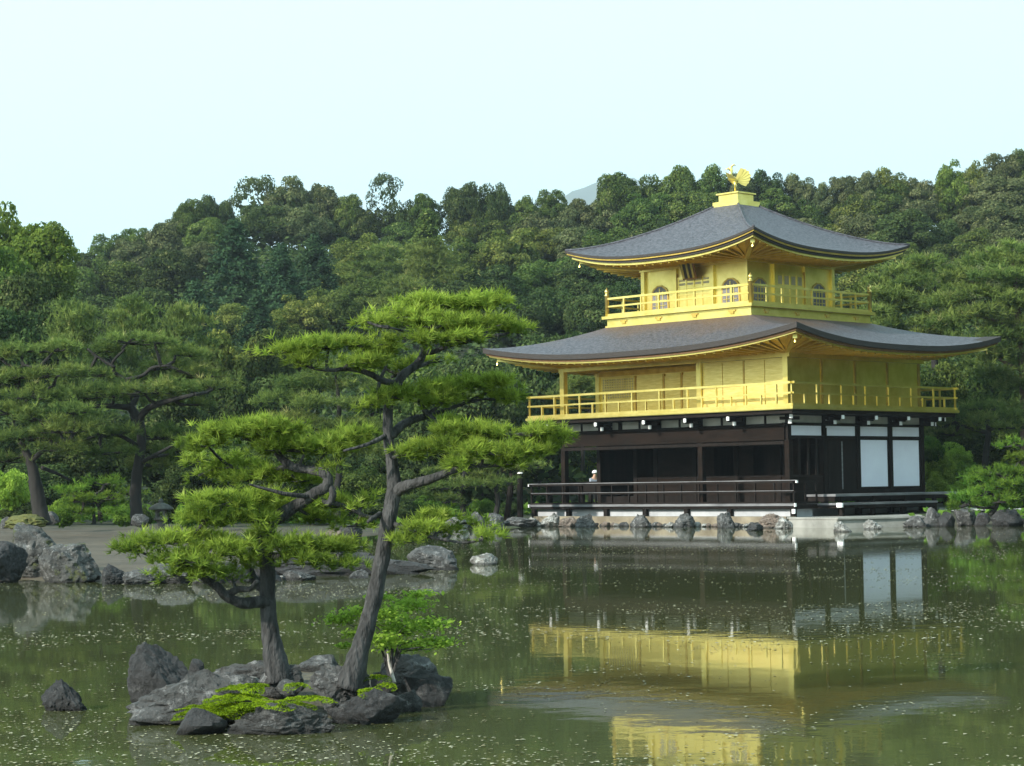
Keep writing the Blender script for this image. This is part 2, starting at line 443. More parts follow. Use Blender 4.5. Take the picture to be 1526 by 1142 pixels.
ja = N.new('ShaderNodeMath'); ja.operation = 'MULTIPLY_ADD'; ja.inputs[1].default_value = 14
L.new(n1.outputs[0], ja.inputs[0]); L.new(sp_.outputs[1], ja.inputs[2]); L.new(ja.outputs[0], mr.inputs[0])
mxg = N.new('ShaderNodeMix'); mxg.data_type = 'RGBA'
L.new(mr.outputs[0], mxg.inputs[0]); L.new(r1.outputs[0], mxg.inputs[6]); mxg.inputs[7].default_value = (0.024, 0.034, 0.013, 1)
L.new(mxg.outputs[2], P.inputs['Base Color'])
bp = N.new('ShaderNodeBump'); bp.inputs['Strength'].default_value = 0.5; bp.inputs['Distance'].default_value = 0.08
n2 = N.new('ShaderNodeTexNoise'); n2.inputs['Scale'].default_value = 5; n2.inputs['Detail'].default_value = 8
L.new(tc.outputs['Object'], n2.inputs[0]); L.new(n2.outputs[0], bp.inputs['Height']); L.new(bp.outputs[0], P.inputs['Normal'])
M['earth'] = m
tag(link('ground', npmesh('ground', np.stack([GX.ravel(), GY.ravel(), GZ.ravel()], 1), GF, M['earth'], smooth=True)),
    'bare sandy garden ground rising into the wooded hill', kind='structure')

# pond water
m, N, L, P = _new('pond_water')
P.inputs['Base Color'].default_value = (0.050, 0.056, 0.022, 1)
P.inputs['Roughness'].default_value = 0.03
P.inputs['IOR'].default_value = 1.33
P.inputs['Specular IOR Level'].default_value = 0.36
tc = N.new('ShaderNodeTexCoord')
mp = N.new('ShaderNodeMapping'); mp.inputs['Scale'].default_value = (1.0, 1.0, 1.0); L.new(tc.outputs['Object'], mp.inputs[0])
w1 = N.new('ShaderNodeTexNoise'); w1.inputs['Scale'].default_value = 2.4; w1.inputs['Detail'].default_value = 4; L.new(mp.outputs[0], w1.inputs[0])
w2 = N.new('ShaderNodeTexNoise'); w2.inputs['Scale'].default_value = 0.12; w2.inputs['Detail'].default_value = 2; L.new(mp.outputs[0], w2.inputs[0])
rr = N.new('ShaderNodeMapRange'); rr.inputs['From Min'].default_value = 0.4; rr.inputs['From Max'].default_value = 0.62
rr.inputs['To Min'].default_value = 0.25; rr.inputs['To Max'].default_value = 1.0
L.new(w2.outputs[0], rr.inputs[0])
mu = N.new('ShaderNodeMath'); mu.operation = 'MULTIPLY'; L.new(w1.outputs[0], mu.inputs[0]); L.new(rr.outputs[0], mu.inputs[1])
bp = N.new('ShaderNodeBump'); bp.inputs['Strength'].default_value = 0.10; bp.inputs['Distance'].default_value = 0.016
L.new(mu.outputs[0], bp.inputs['Height']); L.new(bp.outputs[0], P.inputs['Normal'])
M['water'] = m
wm = MB(); wm.v = [(-220, -30, 0), (220, -30, 0), (220, 96, 0), (-220, 96, 0)]; wm.f = [(0, 1, 2, 3)]
tag(wm.build('pond_water', M['water']), 'still green pond reflecting pavilion and hill', kind='structure')


# ------------------------------------------------------------------ foliage helpers
def unit(v): return v / np.maximum(np.linalg.norm(v, axis=-1, keepdims=True), 1e-9)


def leaves(C, Nrm, size, rng, aspect=0.6, jit=0.8):
    """one diamond-shaped leaf (or leaf spray) per centre"""
    n = len(C)
    nn = unit(Nrm + rng.normal(0, jit, (n, 3)))
    t = unit(np.cross(nn, rng.normal(0, 1, (n, 3))))
    b = np.cross(nn, t)
    s = np.broadcast_to(np.asarray(size), (n,))[:, None] * rng.uniform(0.6, 1.3, (n, 1))
    V = np.stack([C - t * s, C - b * s * aspect + nn * s * 0.15, C + t * s, C + b * s * aspect + nn * s * 0.15], 1)
    F = np.arange(n * 4).reshape(n, 4)
    return V.reshape(-1, 3), F


def tufts(C, A, ln, K, rng, w=0.05, spread=(0.25, 1.35)):
    """bursts of K needles per centre, radiating round axis A"""
    n = len(C)
    A = unit(A)
    p = unit(np.cross(A, rng.normal(0, 1, (n, 3)))); q = np.cross(A, p)
    th = rng.uniform(*spread, (n, K)); ph = rng.uniform(0, 2 * np.pi, (n, K))
    d = A[:, None] * np.cos(th)[..., None] + (p[:, None] * np.cos(ph)[..., None] + q[:, None] * np.sin(ph)[..., None]) * np.sin(th)[..., None]
    s = unit(np.cross(d, rng.normal(0, 1, (n, K, 3))))
    l = ln * rng.uniform(0.7, 1.2, (n, K, 1)) * rng.uniform(0.8, 1.2, (n, 1, 1))
    c = C[:, None] + rng.normal(0, ln * 0.08, (n, K, 3))
    V = np.stack([c - s * l * w, c + s * l * w, c + d * l], 2)
    return V.reshape(-1, 3), np.arange(n * K * 3).reshape(n * K, 3)


def sphere_pts(n, rng): return unit(rng.normal(0, 1, (n, 3)))


def crown_broad(seed, lobes=46, per=230, leaf=0.0195, flat=1.0, open_=0.0):
    """round lumpy crown, unit width, base at 0, top about 1.05"""
    g = np.random.default_rng(seed)
    d = sphere_pts(lobes * 3, g); d = d[d[:, 2] > -0.45][:lobes]
    rad = g.uniform(0.085, 0.165, len(d))
    k = g.uniform(0.70, 1.10, (len(d), 1))
    skew = 1 + 0.16 * np.sin(np.arctan2(d[:, 1], d[:, 0]) * 2 + seed)[:, None]
    lc = d * k * skew * np.array([0.37, 0.37, 0.40 * flat]) + np.array([0, 0, 0.56 * flat])
    C, Nn, T = [], [], []
    for i in range(len(lc)):
        n = int(per * (rad[i] / 0.15) ** 2)
        s = sphere_pts(n * 2, g)
        s = s[(s @ unit(d[i] * 0.7 + np.array([0, 0, 0.6]))) > -0.25][:n]
        s = s * np.array([1, 1, 0.72])
        C.append(lc[i] + s * rad[i] * g.uniform(0.75, 1.08, (len(s), 1)))
        Nn.append(s + np.array([0, 0, 0.25]))
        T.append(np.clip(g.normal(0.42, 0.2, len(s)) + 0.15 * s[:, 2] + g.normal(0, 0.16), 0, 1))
    n = int(700 * (1 - open_))
    s = sphere_pts(n, g) * g.uniform(0, 1, (n, 1)) ** 0.4
    C2 = s * np.array([0.33, 0.33, 0.36 * flat]) + np.array([0, 0, 0.52 * flat])
    V1, F1 = leaves(np.concatenate(C), np.concatenate(Nn), leaf, g, 0.65, 0.5)
    V2, F2 = leaves(C2, s, 0.052, g, 0.8)
    T = np.repeat(np.concatenate(T), 4)
    zk = 1.02 / V1[:, 2].max(); V1[:, 2] *= zk; V2[:, 2] *= zk
    return np.concatenate([V1, V2]), np.concatenate([F1, F2 + len(V1)]), np.concatenate([T, np.repeat(g.uniform(0.0, 0.3, len(C2)), 4)])


def crown_cone(seed, n_br=190, per=50, leaf=0.024):
    """cedar: drooping sprays on a rounded cone, unit width, height 1.5"""
    g = np.random.default_rng(seed)
    C, Nn, T = [], [], []
    for i in range(n_br):
        t = (i + g.uniform(0, 1)) / n_br
        z = 0.1 + 1.4 * (1 - (1 - t) ** 1.15) if False else 0.08 + 1.42 * t
        r = 0.5 * (1 - ((z - 0.08) / 1.5) ** 1.6) * g.uniform(0.8, 1.08)
        a = g.uniform(0, 2 * np.pi)
        o = np.array([math.cos(a), math.sin(a), 0])
        s = g.uniform(0.35, 1.02, per)
        P0 = o * (r * s)[:, None] + np.array([0, 0, 1]) * (z - 0.10 * s ** 2 + 0.03)[:, None]
        P0 = P0 + g.normal(0, 0.028, (per, 3))
        C.append(P0); Nn.append(np.tile(o * 0.6 + np.array([0, 0, 0.7]), (per, 1)))
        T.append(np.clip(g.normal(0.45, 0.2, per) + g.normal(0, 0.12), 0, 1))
    C = np.concatenate(C)
    V, F = leaves(C, np.concatenate(Nn), leaf, g, 0.5, 0.6)
    n = 300
    z = g.uniform(0.1, 1.3, n); r = 0.40 * (1 - (z / 1.55) ** 1.5) * g.uniform(0, 1, n) ** .5; a = g.uniform(0, 6.283, n)
    V2, F2 = leaves(np.stack([r * np.cos(a), r * np.sin(a), z], 1), sphere_pts(n, g), 0.05, g, 0.8)
    return np.concatenate([V, V2]), np.concatenate([F, F2 + len(V)]), np.concatenate([np.repeat(np.concatenate(T), 4), np.full(len(V2), 0.1)])


def crown_pine(seed, pads=24, per=70, ln=0.055, K=9):
    """loose layered pine crown of needle bursts, unit width, top about 1.1"""
    g = np.random.default_rng(seed)
    C, A, T = [], [], []
    for i in range(pads):
        t = (i + 0.5) / pads
        z = 0.25 + 0.8 * t
        r = 0.42 * math.sqrt(max(0.05, 1 - t ** 2.2)) * g.uniform(0.45, 1.0)
        a = i * 2.4 + g.uniform(-.4, .4)
        c = np.array([math.cos(a) * r, math.sin(a) * r, z])
        s = g.normal(0, 1, (per, 3)) * np.array([0.085, 0.085, 0.022])
        C.append(c + s); A.append(s * 4 + np.array([math.cos(a) * .3, math.sin(a) * .3, 1]))
        T.append(np.clip(g.normal(0.45, 0.2, per) + g.normal(0, .15), 0, 1))
    V, F = tufts(np.concatenate(C), np.concatenate(A), ln, K, g, 0.09)
    return V, F, np.repeat(np.concatenate(T), K * 3)


def trunk_mesh(name, h, r, seed, m, limbs=5, spread=0.3):
    g = random.Random(seed)
    b = MB()
    pts = [(0, 0, -0.3 * r)]
    x = y = 0
    for i in range(1, 7):
        x += g.uniform(-1, 1) * h * 0.03; y += g.uniform(-1, 1) * h * 0.03
        pts.append((x, y, h * i / 6))
    b.tube(pts, [r * (1.3 if i == 0 else 1) * (1 - 0.75 * i / 6) for i in range(7)], 7)
    for i in range(limbs):
        p = Vector(pts[2 + i % 4]); a = g.uniform(0, 6.28)
        q = p + Vector((math.cos(a), math.sin(a), g.uniform(0.3, 0.9))) * h * spread
        b.tube([p, p.lerp(q, 0.5) + Vector((0, 0, h * 0.02)), q], [r * 0.4, r * 0.28, r * 0.1], 5)
    me = bpy.data.meshes.new(name)
    me.from_pydata(b.v, [], b.f); me.materials.append(m); me.update()
    return me


# ------------------------------------------------------------------ pines drawn branch by branch
def pine(name, label, cat, base_px, Y, trunk, branches, pads, tuft, leafm, barkm, dens, K=14, dead=(), group=None, seed=1, w=0.045, twig=True, thick=0.75):
    """trunk / branches: lists of (px, py, half width px, depth offset m); pads: (px, py, half w px, half h px, depth offset m)"""
    rng = np.random.default_rng(seed); rnd = random.Random(seed)
    mpp = Y / F_PX
    base = at(base_px[0], base_px[1], Y)
    root = empty(name, base)
    tag(root, label, cat, group)
    def w3(p): return at(p[0], p[1], Y + (p[3] if len(p) > 3 else 0.0)) - base
    def smooth(pl, n=4):
        out = []
        P = [w3(p) for p in pl]; r = [p[2] * mpp * .84 for p in pl]
        for i in range(len(P) - 1):
            p0, p1, p2, p3 = P[max(i - 1, 0)], P[i], P[i + 1], P[min(i + 2, len(P) - 1)]
            for k in range(n):
                t = k / n
                q = 0.5 * ((2 * p1) + (p2 - p0) * t + (2 * p0 - 5 * p1 + 4 * p2 - p3) * t * t + (3 * p1 - p0 - 3 * p2 + p3) * t ** 3)
                out.append((q, r[i] * (1 - t) + r[i + 1] * t))
        out.append((P[-1], r[-1]))
        return [o[0] for o in out], [o[1] for o in out]
    b = MB(); p_, r_ = smooth(trunk); b.tube(p_, r_, 12, 0.09); b.build('trunk', barkm, root, True)
    nodes = list(p_)
    for br in branches:
        b = MB(); p_, r_ = smooth(br); b.tube(p_, r_, 8, 0.10); b.build('branch', dead_m if br in dead else barkm, root, True)
        nodes += p_
    for (px, py, hw, hh, dz) in pads:
        c = np.array(at(px, py, Y + dz) - base)
        a, cc = hw * mpp, hh * mpp * thick
        bb = max(0.42 * a, 0.12 * math.sqrt(a), cc)
        n = max(12, int(hw * hh * math.pi * dens))
        # lumps on the pad, tufts on the lumps
        nl = max(3, int(n / 14))
        ang = rng.uniform(0, 6.283, nl); rad = np.sqrt(rng.uniform(0, 1, nl))
        lx, ly = a * rad * np.cos(ang), bb * rad * np.sin(ang)
        lz = cc * (np.sqrt(np.maximum(0, 1 - rad ** 2)) * rng.uniform(0.0, 1.0, nl) * 1.3 - 0.45) + rng.normal(0, cc * 0.12, nl)
        lc = np.stack([lx, ly, lz], 1) + c
        k = rng.integers(0, nl, n)
        off = rng.normal(0, 1, (n, 3)) * np.array([0.85, 0.85, 0.36]) * tuft * 0.95
        C = lc[k] + off
        A = np.array([0, 0, 1.0]) + off / tuft * 0.55 + (C - c) / max(a, 1e-3) * 0.35 + rng.normal(0, 0.18, (n, 3))
        V, F = tufts(C, A, tuft, K, rng, w)
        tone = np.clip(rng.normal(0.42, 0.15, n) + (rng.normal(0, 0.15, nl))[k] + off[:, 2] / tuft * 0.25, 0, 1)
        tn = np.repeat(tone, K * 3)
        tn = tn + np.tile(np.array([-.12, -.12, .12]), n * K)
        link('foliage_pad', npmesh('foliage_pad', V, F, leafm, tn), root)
        if twig:
            b = MB()
            cv = Vector(c)
            nd = sorted(nodes, key=lambda q: (q - cv).length)[0]
            hub = cv + Vector((0, 0, -cc * 0.45))
            if (nd - hub).length < a * 2.5:
                b.tube([nd, nd.lerp(hub, 0.5) + Vector((rnd.uniform(-.1, .1) * a, 0, -0.05 * a)), hub], [mpp * 3.2, mpp * 2.4, mpp * 1.8], 5)
            for q in range(0, nl, 2 if nl > 16 else 1):
                t = Vector(lc[q]) + Vector((0, 0, -tuft * 0.15))
                mid = hub.lerp(t, 0.55) + Vector((0, 0, -0.12 * cc)) + Vector((rnd.uniform(-1, 1), rnd.uniform(-1, 1), rnd.uniform(-.4, .4))) * a * 0.06
                b.tube([hub, mid, t], [mpp * 1.7, mpp * 1.1, mpp * 0.5], 4)
            b.build('twig', barkm, root)
    return root


dead_m = M['dead']

# ------------------------------------------------------------------ rocks
_ico = {}


def ico(sub):
    if sub not in _ico:
        bm = bmesh.new(); bmesh.ops.create_icosphere(bm, subdivisions=sub, radius=1)
        _ico[sub] = (np.array([v.co[:] for v in bm.verts]), np.array([[v.index for v in f.verts] for f in bm.faces]))
        bm.free()
    return _ico[sub]


def rock_verts(seed, size, sub=4, facets=16, sharp=0.85, rough=0.10, lean=0.0, taper=0.0):
    g = np.random.default_rng(seed)
    D, F = ico(sub)
    n = unit(g.normal(0, 1, (facets, 3)))
    off = g.uniform(0.62, 1.0, facets)
    dots = D @ n.T
    r = np.min(np.where(dots > 0.05, off / np.maximum(dots, 0.05), 9), axis=1)
    r = np.minimum(r, 1.35)
    r = sharp * r + (1 - sharp)
    V = D * r[:, None]
    o = Vector(g.uniform(-50, 50, 3))
    for i in range(len(V)):
        p = Vector(V[i])
        a = mnoise.fractal(p * 1.6 + o, 1.0, 2.0, 4)
        c = abs(mnoise.noise(Vector((p.x * 3.0, p.y * 3.0, p.z * 4.5)) + o))
        e = mnoise.fractal(p * 5.5 + o, .9, 2.1, 4)
        V[i] *= 1 + rough * (a + .62 * e) - rough * 1.1 * max(0, 0.16 - c) * 4
    V[:, :2] *= (1 - taper * (V[:, 2:3] - V[:, 2].min()) / (V[:, 2].max() - V[:, 2].min()))
    mn, mx = V.min(0), V.max(0)
    V = (V - (mn + mx) / 2) / (mx - mn)
    V[:, 0] += lean * V[:, 2]
    return V * np.array(size), F


def rock(label, x0, x1, yt, yb, m='rock', seed=1, depth=0.8, Y=None, z=0.0, sink=0.3, sub=4, group=None, name='rock', cat='rock', sharp=0.85, lean=0.0, facets=16, rough=0.10, taper=0.0):
    """x0..x1, yt..yb: its outline in the photograph; Y its distance (else where its foot meets level z)"""
    if Y is None: Y = on((x0 + x1) / 2, yb, z).y
    w = (x1 - x0) / F_PX * Y; dp = w * depth
    Yc = Y + dp * 0.4
    top = at((x0 + x1) / 2, yt, Yc); bot = at((x0 + x1) / 2, yb, Y)
    h = max(top.z - bot.z, 0.05)
    V, F = rock_verts(seed, (w * Yc / Y, dp, h * (1 + sink)), sub, facets, sharp, rough, lean, taper)
    V[:, 2] += h * (1 + sink) / 2 - h * sink
    me = npmesh(name, V, F, M[m], smooth=True)
    try: me.set_sharp_from_angle(angle=math.radians(28))
    except Exception: pass
    o = link(name, me); o.location = (top.x, Yc, bot.z)
    tag(o, label, cat, group)
    return o


# ------------------------------------------------------------------ the islet in the foreground
isl = [on(*p) for p in ((205, 1072), (270, 1086), (340, 1088), (420, 1086), (490, 1080), (560, 1070), (620, 1056), (655, 1040), (640, 1016), (585, 1004), (520, 1001), (430, 1001), (330, 1005), (250, 1022), (205, 1045))]
ic = sum(isl, Vector()) / len(isl)
V, F = [], []
nr = 9
for j in range(nr):
    t = j / (nr - 1)
    for p in isl:
        q = ic + (p - ic) * (1.0 - t * 0.98)
        hgt = -0.12 + 0.30 * (1 - (1 - t) ** 2.2) + 0.02 * mnoise.noise(q * 4)
        V.append((q.x, q.y, hgt))
k = len(isl)
for j in range(nr - 1):
    for i in range(k): F.append((j * k + i, j * k + (i + 1) % k, (j + 1) * k + (i + 1) % k, (j + 1) * k + i))
M['island_soil'] = mat('island_soil', (0.03, 0.026, 0.02), (0.10, 0.085, 0.05), rough=0.95, scale=6, bump=0.6)
tag(link('islet_ground', npmesh('islet_ground', V, F, M['island_soil'], smooth=True)), 'low earth islet ringed with rocks', kind='structure')

G_ISL = 'rocks ringing the small pine islet'
rock('tall angular dark rock leaning out at the left end of the pine islet', 188, 294, 957, 1058, 'rock_dark', 311, 0.7, Y=14.8, sharp=1.0, lean=-0.2, facets=9, rough=0.07, taper=.12, group=G_ISL, sub=5)
rock('long craggy grey boulder sloping into the water left of the moss', 190, 392, 996, 1084, 'rock', 312, 0.6, Y=13.7, sink=0.25, group=G_ISL, sub=5, rough=0.13, facets=14, taper=.45, lean=.12)
rock('flat rugged rock at the foot of the left bent pine', 292, 440, 984, 1034, 'rock', 13, 0.5, Y=14.6, group=G_ISL, sub=5, rough=0.13)
rock('small square dark block at the water below the bright moss', 262, 338, 1054, 1096, 'rock_dark', 14, 0.7, sharp=1.0, facets=9, rough=0.05, group=G_ISL)
rock('low wide mottled boulder at the front water edge of the pine islet', 332, 500, 1044, 1096, 'rock', 15, 0.5, group=G_ISL, sub=5, rough=0.14)
rock('streaked grey mound rock left of the leaning pine trunk', 462, 552, 992, 1050, 'rock', 16, 0.7, Y=14.0, group=G_ISL, sub=5, rough=0.14)
rock('long black overhanging slab along the right front of the islet', 490, 606, 1024, 1080, 'rock_dark', 17, 0.6, group=G_ISL, sharp=1.0, facets=12)
rock('broad flat-topped grey rock under the maple at the islet right end', 566, 652, 974, 1042, 'rock', 18, 0.8, Y=15.0, group=G_ISL, sub=5)
rock('dark rounded boulder at the far right tip of the pine islet', 602, 674, 996, 1056, 'rock_dark', 19, 0.8, Y=14.6, group=G_ISL)
rock('low grey rock behind the gap between the two islet pines', 428, 506, 976, 1010, 'rock', 20, 0.6, Y=15.6, group=G_ISL)
rock('small rough stone between black slab and right boulder of the islet', 578, 630, 1028, 1064, 'rock', 21, 0.8, Y=14.3, group=G_ISL)
rock('slanting ridge-shaped stone between moss and left pine trunk', 382, 458, 990, 1036, 'rock', 22, 0.6, Y=14.2, group=G_ISL, lean=0.4)
rock('pale little stone lying above the brightest moss', 366, 386, 1008, 1024, 'rock_pale', 23, 0.8, Y=14.0, group=G_ISL, sub=3)
rock('small grey stone lying on the moss mid-islet', 408, 448, 1012, 1034, 'rock', 24, 0.8, Y=13.9, group=G_ISL, sub=3)
rock('small dark wedge stone beside the tall leaning islet rock', 280, 304, 982, 1004, 'rock_dark', 25, 0.8, Y=14.9, group=G_ISL, sub=3)
rock('stone half hidden behind the leaning pine foot', 552, 592, 1000, 1030, 'rock_dark', 26, 0.8, Y=14.7, group=G_ISL, sub=3)
rock('lone dark pointed rock rising from the pond left of the islet', 62, 132, 1012, 1060, 'rock_dark', 29, 0.8, sharp=.9, facets=13, rough=0.12, taper=.62, lean=-.1, sub=5)

# moss carpet
g = np.random.default_rng(3)
C, Nn, T = [], [], []
for (px, py, hw, hh, zz) in ((325, 1054, 56, 16, .13), (350, 1040, 46, 16, .19), (366, 1024, 36, 14, .24), (410, 1052, 60, 10, .15), (300, 1064, 40, 10, .09), (362, 1060, 50, 8, .11), (395, 1050, 48, 8, .18), (455, 1042, 40, 7, .21), (440, 1022, 20, 5, .25), (560, 1010, 22, 5, .25), (575, 1022, 16, 5, .22), (300, 1060, 30, 7, .12), (550, 1030, 20, 6, .2)):
    n = int(hw * hh * 11)
    a = g.uniform(0, 6.283, n); r = np.sqrt(g.uniform(0, 1, n)) * (1 + 0.25 * np.sin(a * 3 + hw))
    c = on(px, py, zz)
    rx = hw / F_PX * c.y; ry = 0.11 + hh * 0.012
    bump = 0.028 * np.sqrt(np.maximum(0, 1.2 - r * r)) + 0.006 * np.sin(a * 7 + r * 9)
    C.append(np.stack([c.x + rx * r * np.cos(a), c.y + ry * r * np.sin(a), c.z + bump - 0.02], 1)); Nn.append(np.tile([0, -0.3, 1.0], (n, 1)))
    T.append(np.clip(g.normal(0.5, 0.2, n) + 0.25 * np.sin(a * 2 + hw), 0, 1))
V, F = leaves(np.concatenate(C), np.concatenate(Nn), 0.005, g, 0.7, 0.6)
tag(link('moss', npmesh('moss', V, F, M['moss'], np.repeat(np.concatenate(T), 4))), 'bright green moss cushions on the pine islet', 'moss', kind='stuff')

# ------------------------------------------------------------------ the two islet pines
pine('bent_pine', 'left pine on the islet with a trunk bent sharply and spreading flat pads', 'pine tree', (411, 996), 14.25,
     [(416, 1016, 26), (412, 992, 22), (404, 950, 16.5), (399, 900, 14.5), (398, 850, 14), (395, 815, 13), (396, 793, 12.5), (405, 778, 13), (426, 763, 12), (450, 748, 11, -.05), (470, 735, 10, -.08), (485, 726, 9.5, -.1), (489, 714, 9, -.1), (478, 704, 8, -.1), (458, 700, 7.5), (437, 696, 7.5), (420, 684, 7), (408, 668, 6, .05), (391, 657, 4, .05)],
     [[(402, 900, 13), (391, 897, 11, -.05), (362, 899, 10, -.15), (338, 889, 9, -.2), (322, 873, 8, -.22), (300, 859, 6, -.25), (282, 845, 3, -.25)],
      [(396, 880, 9), (380, 868, 8, .08), (374, 850, 6, .12), (360, 838, 4, .16)],
      [(340, 886, 6, -.2), (356, 878, 6, -.2), (372, 878, 5, -.26), (384, 866, 4, -.3)],
      [(488, 722, 7, -.1), (496, 736, 6.5, -.1), (490, 751, 6, -.08), (478, 744, 4, -.06)],
      [(492, 748, 5, -.08), (521, 758, 4, -.02), (544, 769, 3.5), (560, 771, 2.5)],
      [(463, 740, 5, -.08), (430, 737, 4, -.2), (400, 730, 3, -.25), (372, 722, 2, -.3)],
      [(398, 782, 7), (385, 776, 6, -.1), (365, 775, 4.5, -.2), (335, 768, 3, -.25), (308, 775, 2, -.3)],
      [(430, 694, 5), (405, 700, 4, .2), (370, 700, 3, .3), (330, 690, 2, .4)],
      [(398, 830, 8), (425, 828, 6, -.1), (460, 824, 4, -.15), (505, 826, 2, -.2)]],
     [(352, 640, 62, 28, .05), (398, 640, 52, 24, -.12), (310, 662, 34, 14, .1), (420, 660, 40, 20, .12), (455, 668, 70, 24, -.05), (500, 660, 50, 20, .1), (525, 646, 32, 14, .2),
      (312, 684, 40, 10, .4), (296, 706, 34, 11, .45), (345, 694, 36, 12, .35), (405, 706, 50, 20, .2), (446, 714, 36, 14, .15), (372, 714, 34, 12, .3), (488, 694, 15, 6, -.1),
      (330, 748, 58, 22, -.25), (385, 742, 50, 18, -.1), (300, 772, 36, 16, -.3), (352, 772, 44, 16, -.2), (425, 758, 36, 13, .15),
      (238, 805, 46, 15, -.3), (202, 818, 34, 10, -.35), (280, 800, 42, 17, -.2), (270, 832, 50, 16, -.4), (322, 822, 48, 20, -.35), (300, 852, 34, 13, -.3), (258, 855, 22, 10, -.35), (355, 806, 40, 18, .1), (362, 836, 28, 12, -.1), (345, 858, 24, 8, -.05),
      (430, 808, 50, 17, -.2), (475, 818, 55, 19, -.12), (520, 814, 36, 15, -.05), (448, 838, 44, 12, -.25), (500, 842, 30, 9, -.2), (410, 790, 22, 10, -.25),
      (512, 752, 38, 12, .05), (540, 744, 26, 9, .1), (475, 772, 40, 10, .2), (530, 782, 26, 7, .1), (452, 752, 26, 9, .25)],
     0.064, M['needle'], M['bark'], 0.046, seed=21, K=18, w=.048, thick=.5)

pine('leaning_pine', 'taller right pine on the islet with a leaning trunk and high flat crown', 'pine tree', (529, 1004), 14.0,
     [(520, 1026, 26), (529, 992, 20), (543, 945, 15.5), (556, 897, 14.5), (566, 848, 14), (576, 793, 14), (584, 748, 14), (587, 722, 13.5), (584, 690, 10.5), (579, 655, 9.5), (578, 618, 9), (582, 592, 8.5), (593, 570, 8), (604, 556, 7.5), (620, 544, 7, .05), (629, 532, 6.5, .05), (632, 520, 5, .05), (640, 500, 3, .08)],
     [[(590, 734, 12), (599, 727, 11, -.05), (617, 721, 9, -.15), (647, 712, 8, -.22), (671, 703, 6, -.25), (701, 694, 4.5, -.22), (735, 694, 3, -.2), (775, 684, 2, -.2)],
      [(580, 652, 9), (599, 634, 8, .1), (617, 625, 7, .18), (640, 620, 5.5, .25), (668, 610, 4, .3), (700, 598, 2.5, .32)],
      [(636, 621, 4, .24), (629, 606, 4, .2), (624, 598, 3, .1)],
      [(624, 600, 4, .12), (638, 616, 4, .06), (652, 631, 3.5, 0), (662, 642, 2.5, -.05)],
      [(594, 572, 7), (572, 568, 6, -.1), (548, 556, 5, -.2), (520, 550, 4, -.25), (494, 552, 3.2, -.28), (468, 549, 2.6, -.3), (445, 540, 2, -.3)],
      [(632, 526, 5, .05), (647, 524, 4.5, .0), (671, 515, 3.5, -.1), (701, 508, 2.8, -.15), (740, 500, 2, -.2)],
      [(620, 548, 4, .05), (640, 540, 3.2, .2), (655, 532, 2.4, .3)],
      [(606, 556, 4), (596, 556, 3.5, .2), (584, 562, 3, .3)],
      [(577, 648, 5), (560, 657, 4, -.1), (540, 665, 3, -.2), (512, 672, 2, -.25)],
      [(580, 778, 6), (600, 787, 5, -.05), (625, 796, 4, -.08), (655, 803, 3, -.1), (690, 809, 2.2, -.1), (716, 806, 1.5, -.1)],
      [(635, 520, 4, .06), (625, 505, 3.2, -.1), (606, 495, 2.4, -.2), (580, 488, 1.8, -.3)],
      [(566, 766, 5), (556, 772, 4, -.1), (548, 778, 3, -.15)]],
     [(680, 455, 62, 17, .05), (725, 450, 46, 15, .1), (628, 452, 40, 14, 0), (600, 470, 44, 13, -.1), (548, 478, 34, 10, -.2), (660, 482, 60, 19, -.15), (715, 484, 58, 20, -.1), (762, 490, 38, 13, 0), (640, 505, 36, 12, -.2), (690, 506, 46, 12, -.2),
      (440, 521, 36, 15, -.3), (490, 514, 48, 18, -.3), (545, 512, 50, 17, -.2), (580, 526, 38, 17, -.1), (520, 538, 48, 13, -.35), (462, 538, 36, 9, -.35), (570, 545, 30, 9, .2), (612, 548, 30, 9, .25), (650, 538, 22, 8, .3),
      (640, 582, 50, 18, .1), (690, 574, 52, 18, .25), (742, 568, 42, 14, .3), (590, 590, 36, 13, -.1), (660, 598, 44, 12, .05), (720, 592, 50, 13, .3), (562, 600, 24, 9, -.15),
      (700, 646, 56, 19, -.15), (760, 644, 52, 18, -.1), (808, 650, 42, 15, 0), (660, 662, 48, 18, -.2), (620, 668, 34, 15, -.1), (594, 676, 24, 13, -.15), (720, 672, 60, 15, -.25), (780, 674, 50, 14, -.1), (828, 668, 22, 9, 0), (740, 690, 50, 9, -.2), (690, 690, 40, 9, -.3), (670, 632, 30, 10, .1),
      (655, 770, 34, 11, 0), (625, 788, 32, 12, -.1), (672, 790, 30, 9, .05), (720, 797, 24, 8, -.1), (604, 805, 24, 10, -.15), (690, 778, 20, 7, .1)],
     0.062, M['needle'], M['bark'], 0.046, seed=22, K=18, w=.048, thick=.5)

# small maple on the islet
mp0 = at(582, 1012, 14.5)
mt = empty('small_maple', mp0)
tag(mt, 'small light green maple with thin stems behind the leaning pine', 'maple')
b = MB()
g = np.random.default_rng(9)
tips = []
for i in range(11):
    px, py = (500, 922) if i == 0 else (530, 905) if i == 1 else (545, 940) if i == 2 else (float(g.uniform(560, 672)), float(g.uniform(888, 968)))
    q = at(px, py, 14.5 + float(g.uniform(-.22, .22))) - mp0
    m_ = q * 0.45 + Vector((0, 0, 0.10)); m_.x *= 0.5
    b.tube([(0, 0, -0.03), m_ * 0.5, m_, q], [0.011, 0.009, 0.006, 0.002], 5)
    tips.append(np.array(q))
b.build('stem', M['bark'], mt)
b2 = MB(); q0 = at(588, 1018, 14.2) - mp0
b2.tube([q0, at(580, 990, 14.3) - mp0, at(577, 968, 14.4) - mp0], [0.014, 0.011, 0.006], 6)
b2.build('branch', M['dead'], mt)
C, Nn, T = [], [], []
